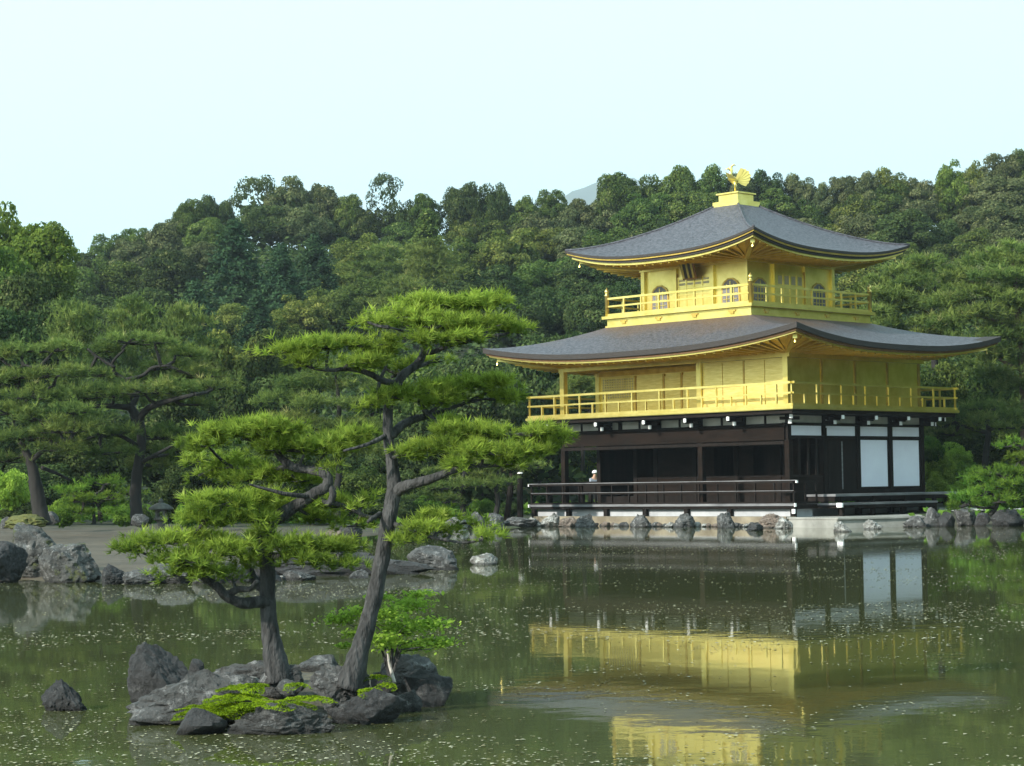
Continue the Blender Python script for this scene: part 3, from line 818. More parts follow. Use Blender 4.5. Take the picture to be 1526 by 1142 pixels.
for (px, py, hw, hh) in ((505, 922, 26, 11), (540, 912, 26, 10), (530, 945, 20, 8), (575, 915, 34, 14), (612, 900, 34, 13), (640, 930, 32, 12), (600, 935, 40, 16), (650, 958, 30, 10), (610, 962, 40, 10), (575, 955, 30, 14), (512, 962, 14, 5), (625, 885, 22, 7), (565, 890, 22, 7)):
    n = int(hw * hh * 1.0)
    c = np.array(at(px, py, 14.5 + float(g.uniform(-.2, .2))) - mp0)
    s = g.normal(0, 0.5, (n, 3)) * np.array([hw, hw * 0.9, hh * 0.8]) / F_PX * 14.5
    C.append(c + s); Nn.append(np.tile([0, 0, 1.0], (n, 1))); T.append(np.clip(g.normal(0.5, 0.2, n), 0, 1))
V, F = leaves(np.concatenate(C), np.concatenate(Nn), 0.017, g, 0.75, 0.5)
link('crown', npmesh('crown', V, F, M['maple'], np.repeat(np.concatenate(T), 4)), mt)

# ------------------------------------------------------------------ the golden pavilion
# its own axes: x along the front (right corner at 0, left end at -W), y into the building, z above the water
BX, BY, ANG = 10.236, 75.879, 0.8057
W, D = 11.7, 8.42
KX, KY = -5.835, 4.264            # centre of the top storey
pav = empty('golden_pavilion', (BX, BY, 0), -ANG)
tag(pav, 'three storey pavilion with two gilded upper storeys above a dark timber ground floor', 'pavilion')
_ca, _sa = math.cos(ANG), math.sin(ANG)


def pw(x, y, z=0.0): return Vector((BX + x * _ca + y * _sa, BY - x * _sa + y * _ca, z))


def part(name, mb, m, parent=pav, **k): return mb.build(name, M[m], parent, **k)


def bx(*a): return MB().box(*a)


# --- ground floor
part('plinth', bx(-W - 0.8, 0.82, -0.82, .3, 0.05, 0.585).box(-W - .7, -.1, .301, D, .05, .58), 'plinth')
part('veranda', bx(-W - 1.02, 1.02, -1.02, 0.34, 0.60, 0.755).box(-W - 1.02, -W + 0.1, 0.345, D, 0.60, 0.752).box(-W + 0.12, -0.02, 0.36, 2.0, 0.58, 0.75), 'wood')
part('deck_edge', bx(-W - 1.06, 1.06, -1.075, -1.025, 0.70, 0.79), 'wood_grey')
for x in (-12.6, -10.6, -8.5, -6.4, -4.25, -2.1, 0.9):
    part('support_post', bx(x - .09, x + .09, -1.0, -0.84, -0.3, 0.597), 'wood')
for x in (1.06, -W - 1.10):
    part('end_cap', bx(x, x + .05, -1.085, -1.0, 0.67, 0.80), 'white_cap')
part('end_cap', bx(0.96, 1.09, -1.10, -1.03, 0.42, 0.585), 'white_cap')
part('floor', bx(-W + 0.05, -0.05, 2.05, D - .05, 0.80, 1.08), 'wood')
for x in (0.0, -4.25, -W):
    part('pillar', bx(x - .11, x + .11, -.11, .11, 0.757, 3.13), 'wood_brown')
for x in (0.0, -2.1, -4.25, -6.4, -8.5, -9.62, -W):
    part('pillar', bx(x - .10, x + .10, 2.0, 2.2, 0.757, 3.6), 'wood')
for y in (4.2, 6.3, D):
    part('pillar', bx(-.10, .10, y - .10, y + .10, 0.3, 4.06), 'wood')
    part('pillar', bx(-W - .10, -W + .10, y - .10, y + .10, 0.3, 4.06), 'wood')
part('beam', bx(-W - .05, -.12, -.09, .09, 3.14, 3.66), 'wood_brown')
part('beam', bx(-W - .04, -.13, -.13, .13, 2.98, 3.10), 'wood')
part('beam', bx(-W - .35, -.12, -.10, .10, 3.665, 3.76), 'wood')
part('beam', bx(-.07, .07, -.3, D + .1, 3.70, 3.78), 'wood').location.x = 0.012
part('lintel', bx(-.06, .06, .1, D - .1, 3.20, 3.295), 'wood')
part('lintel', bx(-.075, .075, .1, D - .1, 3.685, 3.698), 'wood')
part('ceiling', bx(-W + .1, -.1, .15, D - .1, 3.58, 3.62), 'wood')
part('back_wall', bx(-9.55, -.1, D - .12, D - .02, 1.0, 3.6), 'wood')
part('back_wall', bx(-9.62, -9.52, 2.2, D, 1.0, 3.6), 'wood')
part('beam', bx(-W, -.1, 2.03, 2.17, 2.98, 3.55), 'wood')
# inner front wall: low boarding with dark openings and sliding boards above
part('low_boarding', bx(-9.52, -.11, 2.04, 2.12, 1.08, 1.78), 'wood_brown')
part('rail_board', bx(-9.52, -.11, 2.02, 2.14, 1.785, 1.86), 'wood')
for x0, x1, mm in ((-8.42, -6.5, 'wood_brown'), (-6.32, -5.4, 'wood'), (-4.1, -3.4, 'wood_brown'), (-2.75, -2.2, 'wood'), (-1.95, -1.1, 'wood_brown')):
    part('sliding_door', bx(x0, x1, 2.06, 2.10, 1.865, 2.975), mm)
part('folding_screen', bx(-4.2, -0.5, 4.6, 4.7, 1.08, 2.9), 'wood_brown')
# right face
part('low_boarding', bx(-.05, .05, .12, 1.98, 0.80, 1.76), 'wood_brown')
part('rail_board', bx(-.06, .06, .12, 1.98, 1.765, 1.83), 'wood')
for y in (0.55, 1.1, 1.6):
    part('slat', bx(-.03, .03, y, y + .12, 1.835, 3.195), 'wood')
wd = part('wooden_door', bx(-.05, .05, 2.21, 4.09, 0.86, 3.195), 'wood_brown')
part('panel', bx(.052, .068, 2.3, 3.1, 0.95, 3.1).box(.052, .068, 3.2, 4.0, 0.95, 3.1), 'wood', wd)
part('batten', bx(.069, .085, 3.12, 3.18, 0.95, 3.1), 'wood_grey', wd)
for y0, y1 in ((4.30, 6.20), (6.40, 8.32)):
    f = part('paper_screen', bx(-.02, .02, y0 + .07, y1 - .07, 1.35, 3.16), 'plaster')
    part('frame', bx(-.04, .045, y0, y0 + .066, 1.31, 3.195).box(-.04, .045, y1 - .066, y1, 1.31, 3.195).box(-.04, .043, y0 + .066, y1 - .066, 1.28, 1.345).box(-.04, .043, y0 + .066, y1 - .066, 3.165, 3.194), 'wood', f)
part('sill', bx(-.08, .09, 2.2, D + .1, 1.08, 1.27), 'wood')
part('skirting', bx(-.04, .04, 4.2, D, 0.5, 1.07), 'wood')
for y0, y1 in ((.10, 2.0), (2.2, 4.1), (4.3, 6.2), (6.4, 8.32)):
    part('transom', bx(-.03, .03, y0 + .05, y1 - .05, 3.31, 3.675), 'plaster')
part('post_top', bx(-.05, .055, 2.0, 2.2, 3.2, 4.06).box(-.05, .055, -.09, .11, 3.135, 4.06), 'wood')
# plaster band and bracket arms under the gilded balcony
xs_ = (0.0, -2.1, -4.25, -6.4, -8.5, -9.62, -W)
for a, c in zip(xs_[:-1], xs_[1:]):
    part('plaster_band', bx(c + .11, a - .11, -.03, .03, 3.77, 4.06), 'plaster_grey')
    part('strut', bx((a + c) / 2 - .05, (a + c) / 2 + .05, -.05, .05, 3.77, 4.06), 'wood')
for a, c in zip((0, 2.1, 4.2, 6.3), (2.1, 4.2, 6.3, D)):
    part('plaster_band', bx(-.03, .03, a + .11, c - .11, 3.79, 4.06), 'plaster_grey')
for x in xs_:
    part('post_top', bx(x - .1, x + .1, -.06, .06, 3.765, 4.06), 'wood')
part('back_wall', bx(-W - .03, -W + .03, 2.2, D, 1.0, 4.0), 'wood')


def bracket(p, d):
    """two stacked arms with white painted ends under the balcony"""
    p, d = Vector(p), Vector(d)
    s = Vector((-d.y, d.x, 0))
    b = MB(); c = []
    for z, l in ((3.985, 0.92), (3.80, 0.55)):
        b.bar(p + Vector((0, 0, z)), p + d * l + Vector((0, 0, z)), .13, .15)
        c.append((p + d * (l + .002) + Vector((0, 0, z)), p + d * (l + .05) + Vector((0, 0, z)), .125, .145))
    b.bar(p + d * 0.5 + s * .35 + Vector((0, 0, 3.93)), p + d * 0.5 - s * .35 + Vector((0, 0, 3.93)), .12, .12)
    o = b.build('bracket', M['wood'], pav)
    for q in c: MB().bar(*q).build('white_end', M['white_cap'], o)


for x in (-2.1, -4.25, -6.4, -9.0, -W): bracket((x, 0, 0), (0, -1, 0))
for y in (2.1, 4.2, 6.3, D): bracket((0, y, 0), (1, 0, 0))
bracket((0, 0, 0), (0.74, -0.74, 0)); bracket((0, D, 0), (0.74, 0.74, 0)); bracket((-W, D, 0), (-0.74, 0.74, 0))
part('joist', bx(-W - 1.0, 1.0, -1.0, D + 1.0, 4.085, 4.225), 'wood')

# --- railings


def railing(name, p, q, z, h, step, m, posts='alt', parent=pav, ext=0.12, w=.06, endcap=None, low=True, first=True, last=True):
    p, q = Vector((*p, 0)), Vector((*q, 0))
    d = (q - p); L_ = d.length; d.normalize()
    b = MB()
    up = Vector((0, 0, 1))
    b.bar(p - d * ext + up * (z + h), q + d * ext + up * (z + h), w * 1.15, w * 1.1)
    b.bar(p - d * (ext * .7) + up * (z + h * .56), q + d * (ext * .7) + up * (z + h * .56), w * .8, w * .9)
    if low: b.bar(p - d * (ext * .5) + up * (z + .05), q + d * (ext * .5) + up * (z + .05), w * 1.3, w * 1.3)
    o = b.build(name, M[m], parent)
    n = max(1, round(L_ / step))
    for i in range(n + 1):
        if (i == 0 and not first) or (i == n and not last): continue
        c = p + d * (L_ * i / n)
        tall = (posts == 'all') or i % 2 == 0
        MB().bar(c + up * (z + .02), c + up * (z + (h - w * .56 if tall else h * .56 - w * .46)), w * .85, w * .85).build('post', M[m], o)
    if endcap:
        for c, s in ((p, -1), (q, 1)):
            MB().bar(c + d * (s * (ext + .002)) + up * (z + h), c + d * (s * (ext + .05)) + up * (z + h), w * 1.3, w * 1.25).build('end_cap', M[endcap], o)
    return o


railing('lower_railing', (-W - .98, -.98), (.98, -.98), .76, .82, .92, 'wood', 'all', endcap='white_cap', w=.07)
railing('lower_railing', (.98, -.98), (.98, .35), .76, .82, .66, 'wood', 'all', w=.065, first=False)
railing('lower_railing', (-W - .98, -.98), (-W - .98, 5), .76, .82, .92, 'wood', 'all', w=.065, first=False)
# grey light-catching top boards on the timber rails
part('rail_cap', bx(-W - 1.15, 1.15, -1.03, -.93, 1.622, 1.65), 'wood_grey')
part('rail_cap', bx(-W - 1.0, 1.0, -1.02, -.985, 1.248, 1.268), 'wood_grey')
# bench and step along the right face
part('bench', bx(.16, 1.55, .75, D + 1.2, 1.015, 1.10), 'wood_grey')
for y in (1.2, 3.2, 5.2, 7.2, 9.2):
    part('bench_leg', bx(1.3, 1.44, y, y + .14, .3, 1.01), 'wood')
part('bench_apron', bx(.2, 1.46, .8, .9, .82, 1.01).box(1.36, 1.40, .95, D, .86, 1.01), 'wood')
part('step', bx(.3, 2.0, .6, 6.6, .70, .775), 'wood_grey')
part('step_riser', bx(.4, 1.92, .7, 6.5, .58, .695), 'wood')
for y in (.75, 2.6, 4.5, 6.3):
    part('bench_leg', bx(1.7, 1.84, y, y + .14, .2, .575), 'wood')
part('end_cap', bx(1.75, 2.0, .52, .60, .62, .78), 'white_cap')

# --- second storey
part('balcony', bx(-W - 1.1, 1.1, -1.1, D + 1.1, 4.23, 4.345), 'gold')
part('balcony_edge', bx(-W - 1.13, 1.13, -1.13, -1.102, 4.25, 4.33).box(1.102, 1.13, -1.10, D + 1.1, 4.25, 4.33), 'gold')
for p, q in (((-W - 1.0, -1.0), (1.0, -1.0)), ((1.0, -1.0), (1.0, D + 1.0)), ((-W - 1.0, -1.0), (-W - 1.0, D + 1.0)), ((-W - 1, D + 1), (1, D + 1))):
    railing('middle_railing', p, q, 4.35, .86, .72, 'gold', w=.075, ext=.16)
Z2 = 4.35
part('wall', bx(-4.20, -.10, .02, .12, Z2, 6.22), 'gold_board')
part('wall', bx(-.12, -.02, .10, D - .1, Z2, 6.22), 'gold')
part('wall', bx(-4.30, -4.21, .12, 2.05, Z2, 6.5), 'gold')
part('wall', bx(-W + .1, -4.31, 2.10, 2.18, Z2, 6.6), 'gold')
part('wall', bx(-W - .02, -W + .08, 2.2, D - .1, Z2, 6.5), 'gold')
part('wall', bx(-W + .1, -.1, D - .1, D, Z2, 6.5), 'gold')
for x in (-W, -4.25, 0.0):
    part('pillar', bx(x - .115, x + .115, -.115, .115, Z2, 6.50), 'gold')
part('pillar', bx(-W - .11, -W + .11, 2.0, 2.22, Z2, 6.5), 'gold')
for y in (2.1, 4.2, 6.3, D):
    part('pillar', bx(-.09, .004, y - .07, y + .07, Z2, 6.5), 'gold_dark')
for i, (x0, x1) in enumerate(((-4.12, -3.14), (-3.10, -2.12), (-2.02, -1.07), (-1.03, -.13))):
    part('shutter', bx(x0, x1, -.01, .018, Z2 + .06, 6.16), 'gold_board')
part('mullion', bx(-2.11, -2.03, -.02, .03, Z2, 6.2), 'gold_dark')
for x0, x1 in ((-9.5, -8.05), (-7.95, -7.08), (-6.98, -6.05), (-5.95, -5.0), (-4.95, -4.4)):
    part('sliding_door', bx(x0, x1, 2.05, 2.095, Z2 + .06, 5.95), 'gold_board')
for x in (-9.58, -8.0, -7.03):
    part('mullion', bx(x - .045, x + .045, 2.02, 2.10, Z2, 6.05), 'gold_dark')
lw = part('lattice_window', bx(-W + .25, -9.66, 2.085, 2.098, 5.15, 5.98), 'lattice_pale')
b = MB()
for i in range(14): x = -W + .25 + (W - .25 - 9.66) * i / 13; b.box(x - .02, x + .02, 2.05, 2.084, 5.15, 5.98)
for i in range(9): z = 5.15 + .83 * i / 8; b.box(-W + .25, -9.66, 2.045, 2.065, z - .018, z + .018)
part('lattice', b, 'gold', lw)
part('low_boarding', bx(-W + .25, -9.66, 2.05, 2.098, Z2, 5.12), 'gold_board')
part('tie_beam', bx(-W - .2, .2, -.10, .10, 6.23, 6.47), 'gold')
part('tie_beam', bx(-.09, .10, .11, D + .2, 6.225, 6.47), 'gold')
part('tie_beam', bx(-W - .10, -W + .10, .11, D + .2, 6.23, 6.47), 'gold')
part('tie_beam', bx(-W, -4.32, 2.0, 2.09, 6.08, 6.3), 'gold_dark')

# --- roofs


def roof_side(O0, O1, I0, I1, zE, zI, lift, pw_=1.2, ns=40, nt=16, lp=2.6):
    """one curved roof face; O0..O1 eave corners, I0..I1 inner edge"""
    V = np.zeros((nt + 1, ns + 1, 3))
    for j in range(nt + 1):
        t = j / nt
        for i in range(ns + 1):
            s = i / ns
            o = Vector(O0).lerp(Vector(O1), s); n = Vector(I0).lerp(Vector(I1), s)
            p = o.lerp(n, t)
            z = zE + (zI - zE) * t ** pw_ + lift * abs(2 * s - 1) ** lp * (1 - t) ** 2.0
            V[j, i] = (p.x, p.y, z)
    ids = np.arange((nt + 1) * (ns + 1)).reshape(nt + 1, ns + 1)
    F = np.stack([ids[:-1, :-1].ravel(), ids[:-1, 1:].ravel(), ids[1:, 1:].ravel(), ids[1:, :-1].ravel()], 1)
    return V.reshape(-1, 3), F


def strip(corners, zE, lift, inset, z0, z1, ns=40, lp=2.6, th=0.10):
    """a band that follows the curved eave, inset inwards; z0..z1 below the eave line"""
    b = MB()
    c = Vector((sum(p[0] for p in corners) / 4, sum(p[1] for p in corners) / 4))
    def ins(p, k): return Vector((p[0] - math.copysign(k, p[0] - c.x), p[1] - math.copysign(k, p[1] - c.y)))
    for e in range(4):
        A, B_ = corners[e], corners[(e + 1) % 4]
        a0, b0, a1, b1 = ins(A, inset), ins(B_, inset), ins(A, inset + th), ins(B_, inset + th)
        base = len(b.v)
        for i in range(ns + 1):
            s = i / ns
            z = zE + lift * abs(2 * s - 1) ** lp
            o = a0.lerp(b0, s); n = a1.lerp(b1, s)
            b.v += [(o.x, o.y, z + z1), (o.x, o.y, z + z0), (n.x, n.y, z + z0), (n.x, n.y, z + z1)]
        for i in range(ns):
            for k in range(4):
                b.f.append((base + i * 4 + k, base + i * 4 + (k + 1) % 4, base + i * 4 + 4 + (k + 1) % 4, base + i * 4 + 4 + k))
    return b


def soffit(corners, inner, zE, lift, zo, zi, inset, ns=40, lp=2.6, rafters=.42):
    V = []; F = []
    b = MB()
    c = Vector((sum(p[0] for p in corners) / 4, sum(p[1] for p in corners) / 4))
    def ins(p, k): return Vector((p[0] - math.copysign(k, p[0] - c.x), p[1] - math.copysign(k, p[1] - c.y)))
    for e in range(4):
        a0, b0 = ins(corners[e], inset), ins(corners[(e + 1) % 4], inset)
        a1, b1 = Vector(inner[e][:2]), Vector(inner[(e + 1) % 4][:2])
        base = len(b.v); nt = 6
        for i in range(ns + 1):
            s = i / ns
            for j in range(nt + 1):
                t = j / nt
                p = a0.lerp(b0, s).lerp(a1.lerp(b1, s), t)
                b.v.append((p.x, p.y, zE + lift * abs(2 * s - 1) ** lp * (1 - t) ** 1.5 + zo + (zi - zo) * t))
        for i in range(ns):
            for j in range(nt):
                q = base + i * (nt + 1) + j
                b.f.append((q, q + 1, q + nt + 2, q + nt + 1))
        L_ = (b0 - a0).length
        n = int(L_ / rafters)
        for i in range(1, n):
            s = i / n
            lf = lift * abs(2 * s - 1) ** lp
            s2 = min(max((s * L_ - (L_ - (b1 - a1).length) / 2) / (b1 - a1).length, 0.0), 1.0)
            o = a0.lerp(b0, s)
            n_ = a1.lerp(b1, s2)
            f_ = o.lerp(n_, .95)
            b.bar((o.x, o.y, zE + lf + zo - .05), (f_.x, f_.y, zE + lf * .02 + zi - .05), .09, .08)
    return b


def roof(name, corners, inner, zE, zI, lift, pw_, edge, m_, lp=2.6):
    VV, FF = [], []; k = 0
    for e in range(4):
        v, f = roof_side((*corners[e], 0), (*corners[(e + 1) % 4], 0), (*inner[e], 0), (*inner[(e + 1) % 4], 0), zE, zI, lift, pw_, lp=lp)
        VV.append(v); FF.append(f + k); k += len(v)
    o = link(name, npmesh(name, np.concatenate(VV), np.concatenate(FF), M[m_], smooth=True), pav)
    strip(corners, zE, lift, 0.0, -edge, 0.0, lp=lp, th=.5).build('shingle_edge', M['shingle_edge'], o, False)
    return o


r2 = 2.35
c2 = [(-W - r2, -r2), (r2, -r2), (r2, D + r2), (-W - r2, D + r2)]
h3 = 3.80
i2 = [(KX - h3, KY - h3), (KX + h3, KY - h3), (KX + h3, KY + h3), (KX - h3, KY + h3)]
# moss-browned upper part is in the shingle itself
ro2 = roof('lower_roof', c2, i2, 6.70, 7.98, 0.58, 1.12, .20, 'shingle_brown')
strip(c2, 6.70, .58, -.012, -.045, -.018, th=.06).build('edge_trim', M['rust'], ro2)
strip(c2, 6.70, .58, .10, -.29, -.202, th=.5).build('eave_band', M['rust'], ro2)
strip(c2, 6.70, .58, .18, -.36, -.292, th=.4).build('fascia', M['gold'], ro2)
w2 = [(-W, 0), (0, 0), (0, D), (-W, D)]
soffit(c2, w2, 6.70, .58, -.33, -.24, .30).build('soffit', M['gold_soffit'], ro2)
E3 = 4.97
c3 = [(KX - E3, KY - E3), (KX + E3, KY - E3), (KX + E3, KY + E3), (KX - E3, KY + E3)]
i3 = [(KX - .62, KY - .62), (KX + .62, KY - .62), (KX + .62, KY + .62), (KX - .62, KY + .62)]
ro3 = roof('upper_roof', c3, i3, 10.60, 12.86, 0.56, 1.22, .10, 'shingle')
strip(c3, 10.60, .56, .05, -.165, -.102, th=.4).build('edge_trim', M['gold_dark'], ro3)
strip(c3, 10.60, .56, .12, -.26, -.167, th=.4).build('eave_band', M['shingle_edge'], ro3)
strip(c3, 10.60, .56, .20, -.35, -.262, th=.35).build('fascia', M['gold'], ro3)
h3w = 2.717
w3 = [(KX - h3w, KY - h3w), (KX + h3w, KY - h3w), (KX + h3w, KY + h3w), (KX - h3w, KY + h3w)]
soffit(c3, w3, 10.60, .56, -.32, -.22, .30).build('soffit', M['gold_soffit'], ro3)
b = MB()
for a, o in zip(c3, i3):          # hip ridges
    pts = []
    for j in range(17):
        t = j / 16
        pts.append((a[0] + (o[0] - a[0]) * t, a[1] + (o[1] - a[1]) * t, 10.60 + 2.26 * t ** 1.22 + .56 * (1 - t) ** 2 + .012))
    b.tube(pts, [.05] * 17, 6)
b.build('hip_ridge', M['shingle'], ro3, True)


def bell(p, parent):
    b = MB().lathe(p, [(.01, 0), (.012, -.05), (.03, -.07), (.045, -.13), (.05, -.15)], 8)
    b.build('wind_bell', M['gold'], parent)


for cs, z, ro in ((c2, 6.78, ro2), (c3, 10.66, ro3)):
    for c in cs:
        mx, my = (-W / 2, D / 2) if ro is ro2 else (KX, KY)
        q = (c[0] - math.copysign(.42, c[0] - mx), c[1] - math.copysign(.42, c[1] - my))
        inn = (c[0] - math.copysign(2.2, c[0] - mx), c[1] - math.copysign(2.2, c[1] - my))
        MB().bar((*inn, z - .32), (*q, z + .03), .16, .16).build('hip_rafter', M['gold'], ro)
        bell((q[0], q[1], z - .05), ro)

# --- third storey
hb = 3.84
part('skirt', bx(KX - hb + .06, KX + hb - .06, KY - hb + .06, KY + hb - .06, 7.62, 8.30), 'gold')
part('skirt_moulding', bx(KX - hb, KX + hb, KY - hb, KY + hb, 7.93, 8.03), 'gold')
part('upper_balcony', bx(KX - hb - .10, KX + hb + .10, KY - hb - .10, KY + hb + .10, 8.302, 8.42), 'gold')
for sx in (-1, 1):
    for i in range(4):
        t = -2.85 + 1.9 * i
        MB().lathe((0, 0, 0), [(.02, 0), (.10, .02), (.12, .06), (.06, .10), (.03, .16)], 8)
        if sx == -1:
            b = MB().box(KX + t - .17, KX + t + .17, KY - hb + .02, KY - hb + .058, 8.16, 8.22).box(KX + t - .09, KX + t + .09, KY - hb + .01, KY - hb + .055, 8.07, 8.159)
        else:
            b = MB().box(KX + hb - .058, KX + hb - .02, KY + t - .17, KY + t + .17, 8.16, 8.22).box(KX + hb - .055, KX + hb - .01, KY + t - .09, KY + t + .09, 8.07, 8.159)
        part('metal_mount', b, 'gold_dark')
q = hb - .06
cor = [(KX - q, KY - q), (KX + q, KY - q), (KX + q, KY + q), (KX - q, KY + q)]
for e in range(4):
    railing('upper_railing', cor[e], cor[(e + 1) % 4], 8.42, .72, .95, 'gold', 'all', ext=0, w=.075, first=False, last=False)
for c in cor:
    MB().lathe((*c, 8.425), [(.085, 0), (.085, .82), (.11, .83), (.11, .87), (.07, .89), (.075, .95), (.10, 1.0), (.085, 1.06), (.035, 1.12), (.01, 1.18)], 10).build('newel_post', M['gold'], pav, True)
h = h3w
part('upper_wall', bx(KX - h + .06, KX + h - .06, KY - h + .06, KY + h - .06, 8.425, 10.28), 'gold')
for k in (-1, -.36, .36, 1):
    part('pillar', bx(KX + k * h - .09, KX + k * h + .09, KY - h - .06, KY - h + .09, 8.425, 10.2), 'gold')
    if k != -1: part('pillar', bx(KX + h - .09, KX + h + .06, KY + k * h - .09, KY + k * h + .09, 8.425, 10.2), 'gold')
part('pillar', bx(KX - h - .09, KX - h + .09, KY + h - .09, KY + h + .09, 8.425, 10.2), 'gold')
part('upper_tie_beam', bx(KX - h - .12, KX + h + .12, KY - h - .10, KY - h + .10, 10.205, 10.37).box(KX + h - .10, KX + h + .10, KY - h + .11, KY + h + .12, 10.203, 10.37), 'gold')


def arch(x, z, w, hh, n=13):
    """cusped bell-shaped outline of a temple window"""
    P = [(x - w * 1.06, z), (x - w, z + hh * .5)]
    for i in range(n + 1):
        a = math.pi - math.pi * i / n
        P.append((x + w * math.copysign(abs(math.cos(a)) ** .62, math.cos(a)), z + hh * .58 + max(math.sin(a), 0.0) ** .85 * hh * .36 + (hh * .05 if i in (n // 2, n // 2 + 1) else 0)))
    P += [(x + w, z + hh * .5), (x + w * 1.06, z)]
    return P


def cusp_window(side, c):
    def T(x, z, d):        # x along the face, d outwards
        return (KX + x, KY - h + .06 - d, z) if side == 'front' else (KX + h - .06 + d, KY + x, z)
    dv = (0, -.02, 0) if side == 'front' else (.02, 0, 0)
    dv2 = (0, -.03, 0) if side == 'front' else (.03, 0, 0)
    out = arch(c, 8.50, .46, 1.12); inn = arch(c, 8.52, .40, 1.04)
    win = MB().poly([T(x, z, .012) for x, z in inn], dv).build('arched_window', M['lattice'], pav)
    b = MB()
    n = len(out)
    for i in range(n - 1):
        a, a2, i1, i2_ = out[i], out[i + 1], inn[i], inn[i + 1]
        b.poly([T(*a, .01), T(*a2, .01), T(*i2_, .01), T(*i1, .01)], dv2)
    b.build('frame', M['gold_dark'], win)
    b = MB()
    for k in (-.18, 0, .18):
        b.bar(T(c + k, 8.54, .045), T(c + k, 9.36 + (.12 if abs(k) < .15 else 0), .045), .03, .022)
    for z in (8.78, 9.0, 9.22): b.bar(T(c - .35, z, .05), T(c + .35, z, .05), .022, .022)
    b.build('glazing_bar', M['gold'], win)


for c in (-1.86, 1.86): cusp_window('front', c); cusp_window('right', c)


def door(side):
    def Bx(x0, x1, d0, d1, z0, z1):
        return (KX + x0, KX + x1, KY - h + .06 - d1, KY - h + .06 - d0, z0, z1) if side == 'front' else (KX + h - .06 + d0, KX + h - .06 + d1, KY + x0, KY + x1, z0, z1)
    dr = part('panelled_door', bx(*Bx(-.86, .86, .01, .04, 8.46, 9.86)), 'gold')
    b = MB(); l = MB()
    for i in range(5):
        x = -.84 + .42 * i
        b.box(*Bx(x - .03, x + .03, .042, .065, 8.48, 9.84))
    for z in (8.5, 8.95, 9.12, 9.38, 9.8): b.box(*Bx(-.86, .86, .0415, .06, z - .025, z + .025))
    part('rail_frame', b, 'gold', dr)
    for i in range(4):
        x = -.84 + .42 * i
        if side == 'front': l.box(*Bx(x + .05, x + .37, .0405, .044, 9.5, 9.59)); l.box(*Bx(x + .05, x + .37, .0405, .044, 9.66, 9.73))
        else: l.box(*Bx(x + .08, x + .34, .0405, .044, 9.42, 9.76))
    part('lattice', l, 'lattice_pale', dr)
    for x in (-.93, .93):
        part('door_post', bx(*Bx(x - .05, x + .05, .0, .10, 8.425, 9.98)), 'gold_dark')


door('front'); door('right')
# name board under the eave, front
nb = MB()
pc = Vector((KX, KY - h - .32, 10.10))
t1 = Vector((1, 0, 0)); t2 = Vector((0, .30, -.95)).normalized(); nn_ = t2.cross(t1)
def q4(a, b_, u, v, o): return [pc + nn_ * o + t1 * x + t2 * y for x, y in ((a, u), (b_, u), (b_, v), (a, v))]
nb = MB().poly(q4(-.36, .36, -.42, .42, 0), nn_ * .05).build('name_board', M['rust'], pav)
MB().poly(q4(-.24, .24, -.36, .36, .052), nn_ * .02).build('panel', M['shingle_edge'], nb)
b = MB()
for x in (-.25, .0, .25): b.poly(q4(x - .045, x + .045, -.38, .36, .073), nn_ * .02)
b.build('gilt_stripe', M['gold'], nb)
# finial pedestal and bird
part('pedestal', bx(KX - .68, KX + .68, KY - .68, KY + .68, 12.80, 13.02), 'gold')
ped = part('pedestal_block', bx(KX - .5, KX + .5, KY - .5, KY + .5, 13.022, 13.32).box(KX - .58, KX + .58, KY - .58, KY + .58, 13.322, 13.38), 'gold')
bz = 13.38
FB = Vector((-.80, -.60, 0)); SB = Vector((.60, -.80, 0)); UP = Vector((0, 0, 1))     # the way the bird faces, its right side
def bp_(f, s_, z): return Vector((KX, KY, bz)) + FB * f + SB * s_ + UP * z
b = MB().tube([bp_(-.10, 0, .50), bp_(.06, 0, .54), bp_(.20, 0, .66), bp_(.22, 0, .82), bp_(.16, 0, .94), bp_(.20, 0, 1.06), bp_(.29, 0, 1.05)], [.09, .16, .14, .075, .06, .11, .05], 10)
b.tube([bp_(.29, 0, 1.05), bp_(.42, 0, 1.01)], [.04, .008], 6)
b.tube([bp_(.16, 0, 1.12), bp_(.06, 0, 1.21), bp_(-.02, 0, 1.15)], [.045, .04, .01], 6)
for x in (-.11, .11):
    b.tube([bp_(.04, x, .48), bp_(.02, x, .32), bp_(.03, x, 0)], [.085, .04, .035], 7)
    b.tube([bp_(-.06, x, .025), bp_(.14, x, .025)], [.03, .02], 6)
bird = b.build('bird_statue', M['gold'], ped, True)
b = MB()
for s in (-1, 1):                 # raised wings
    b.poly([bp_(.16, s * .13, .52), bp_(.30, s * .24, .62), bp_(.40, s * .32, .86), bp_(.28, s * .30, .80), bp_(.12, s * .24, .74), bp_(-.06, s * .14, .56)], SB * (s * .05))
for k in range(-3, 4):            # spread tail
    e = .30 + .24 * k
    d0 = -FB * math.cos(e) + UP * math.sin(e) + SB * (.05 * k)
    wd_ = (UP * math.cos(e) + FB * math.sin(e)) * .085
    p0 = bp_(-.02, k * .015, .56)
    ln_ = .66 - .05 * abs(k - .5)
    b.poly([p0 - wd_ * .4, p0 + d0 * ln_ * .55 - wd_, p0 + d0 * ln_ * .92 - wd_ * .9, p0 + d0 * ln_, p0 + d0 * ln_ * .92 + wd_ * .9, p0 + d0 * ln_ * .55 + wd_, p0 + wd_ * .4], SB * .035)
b.build('plumage', M['gold'], ped)

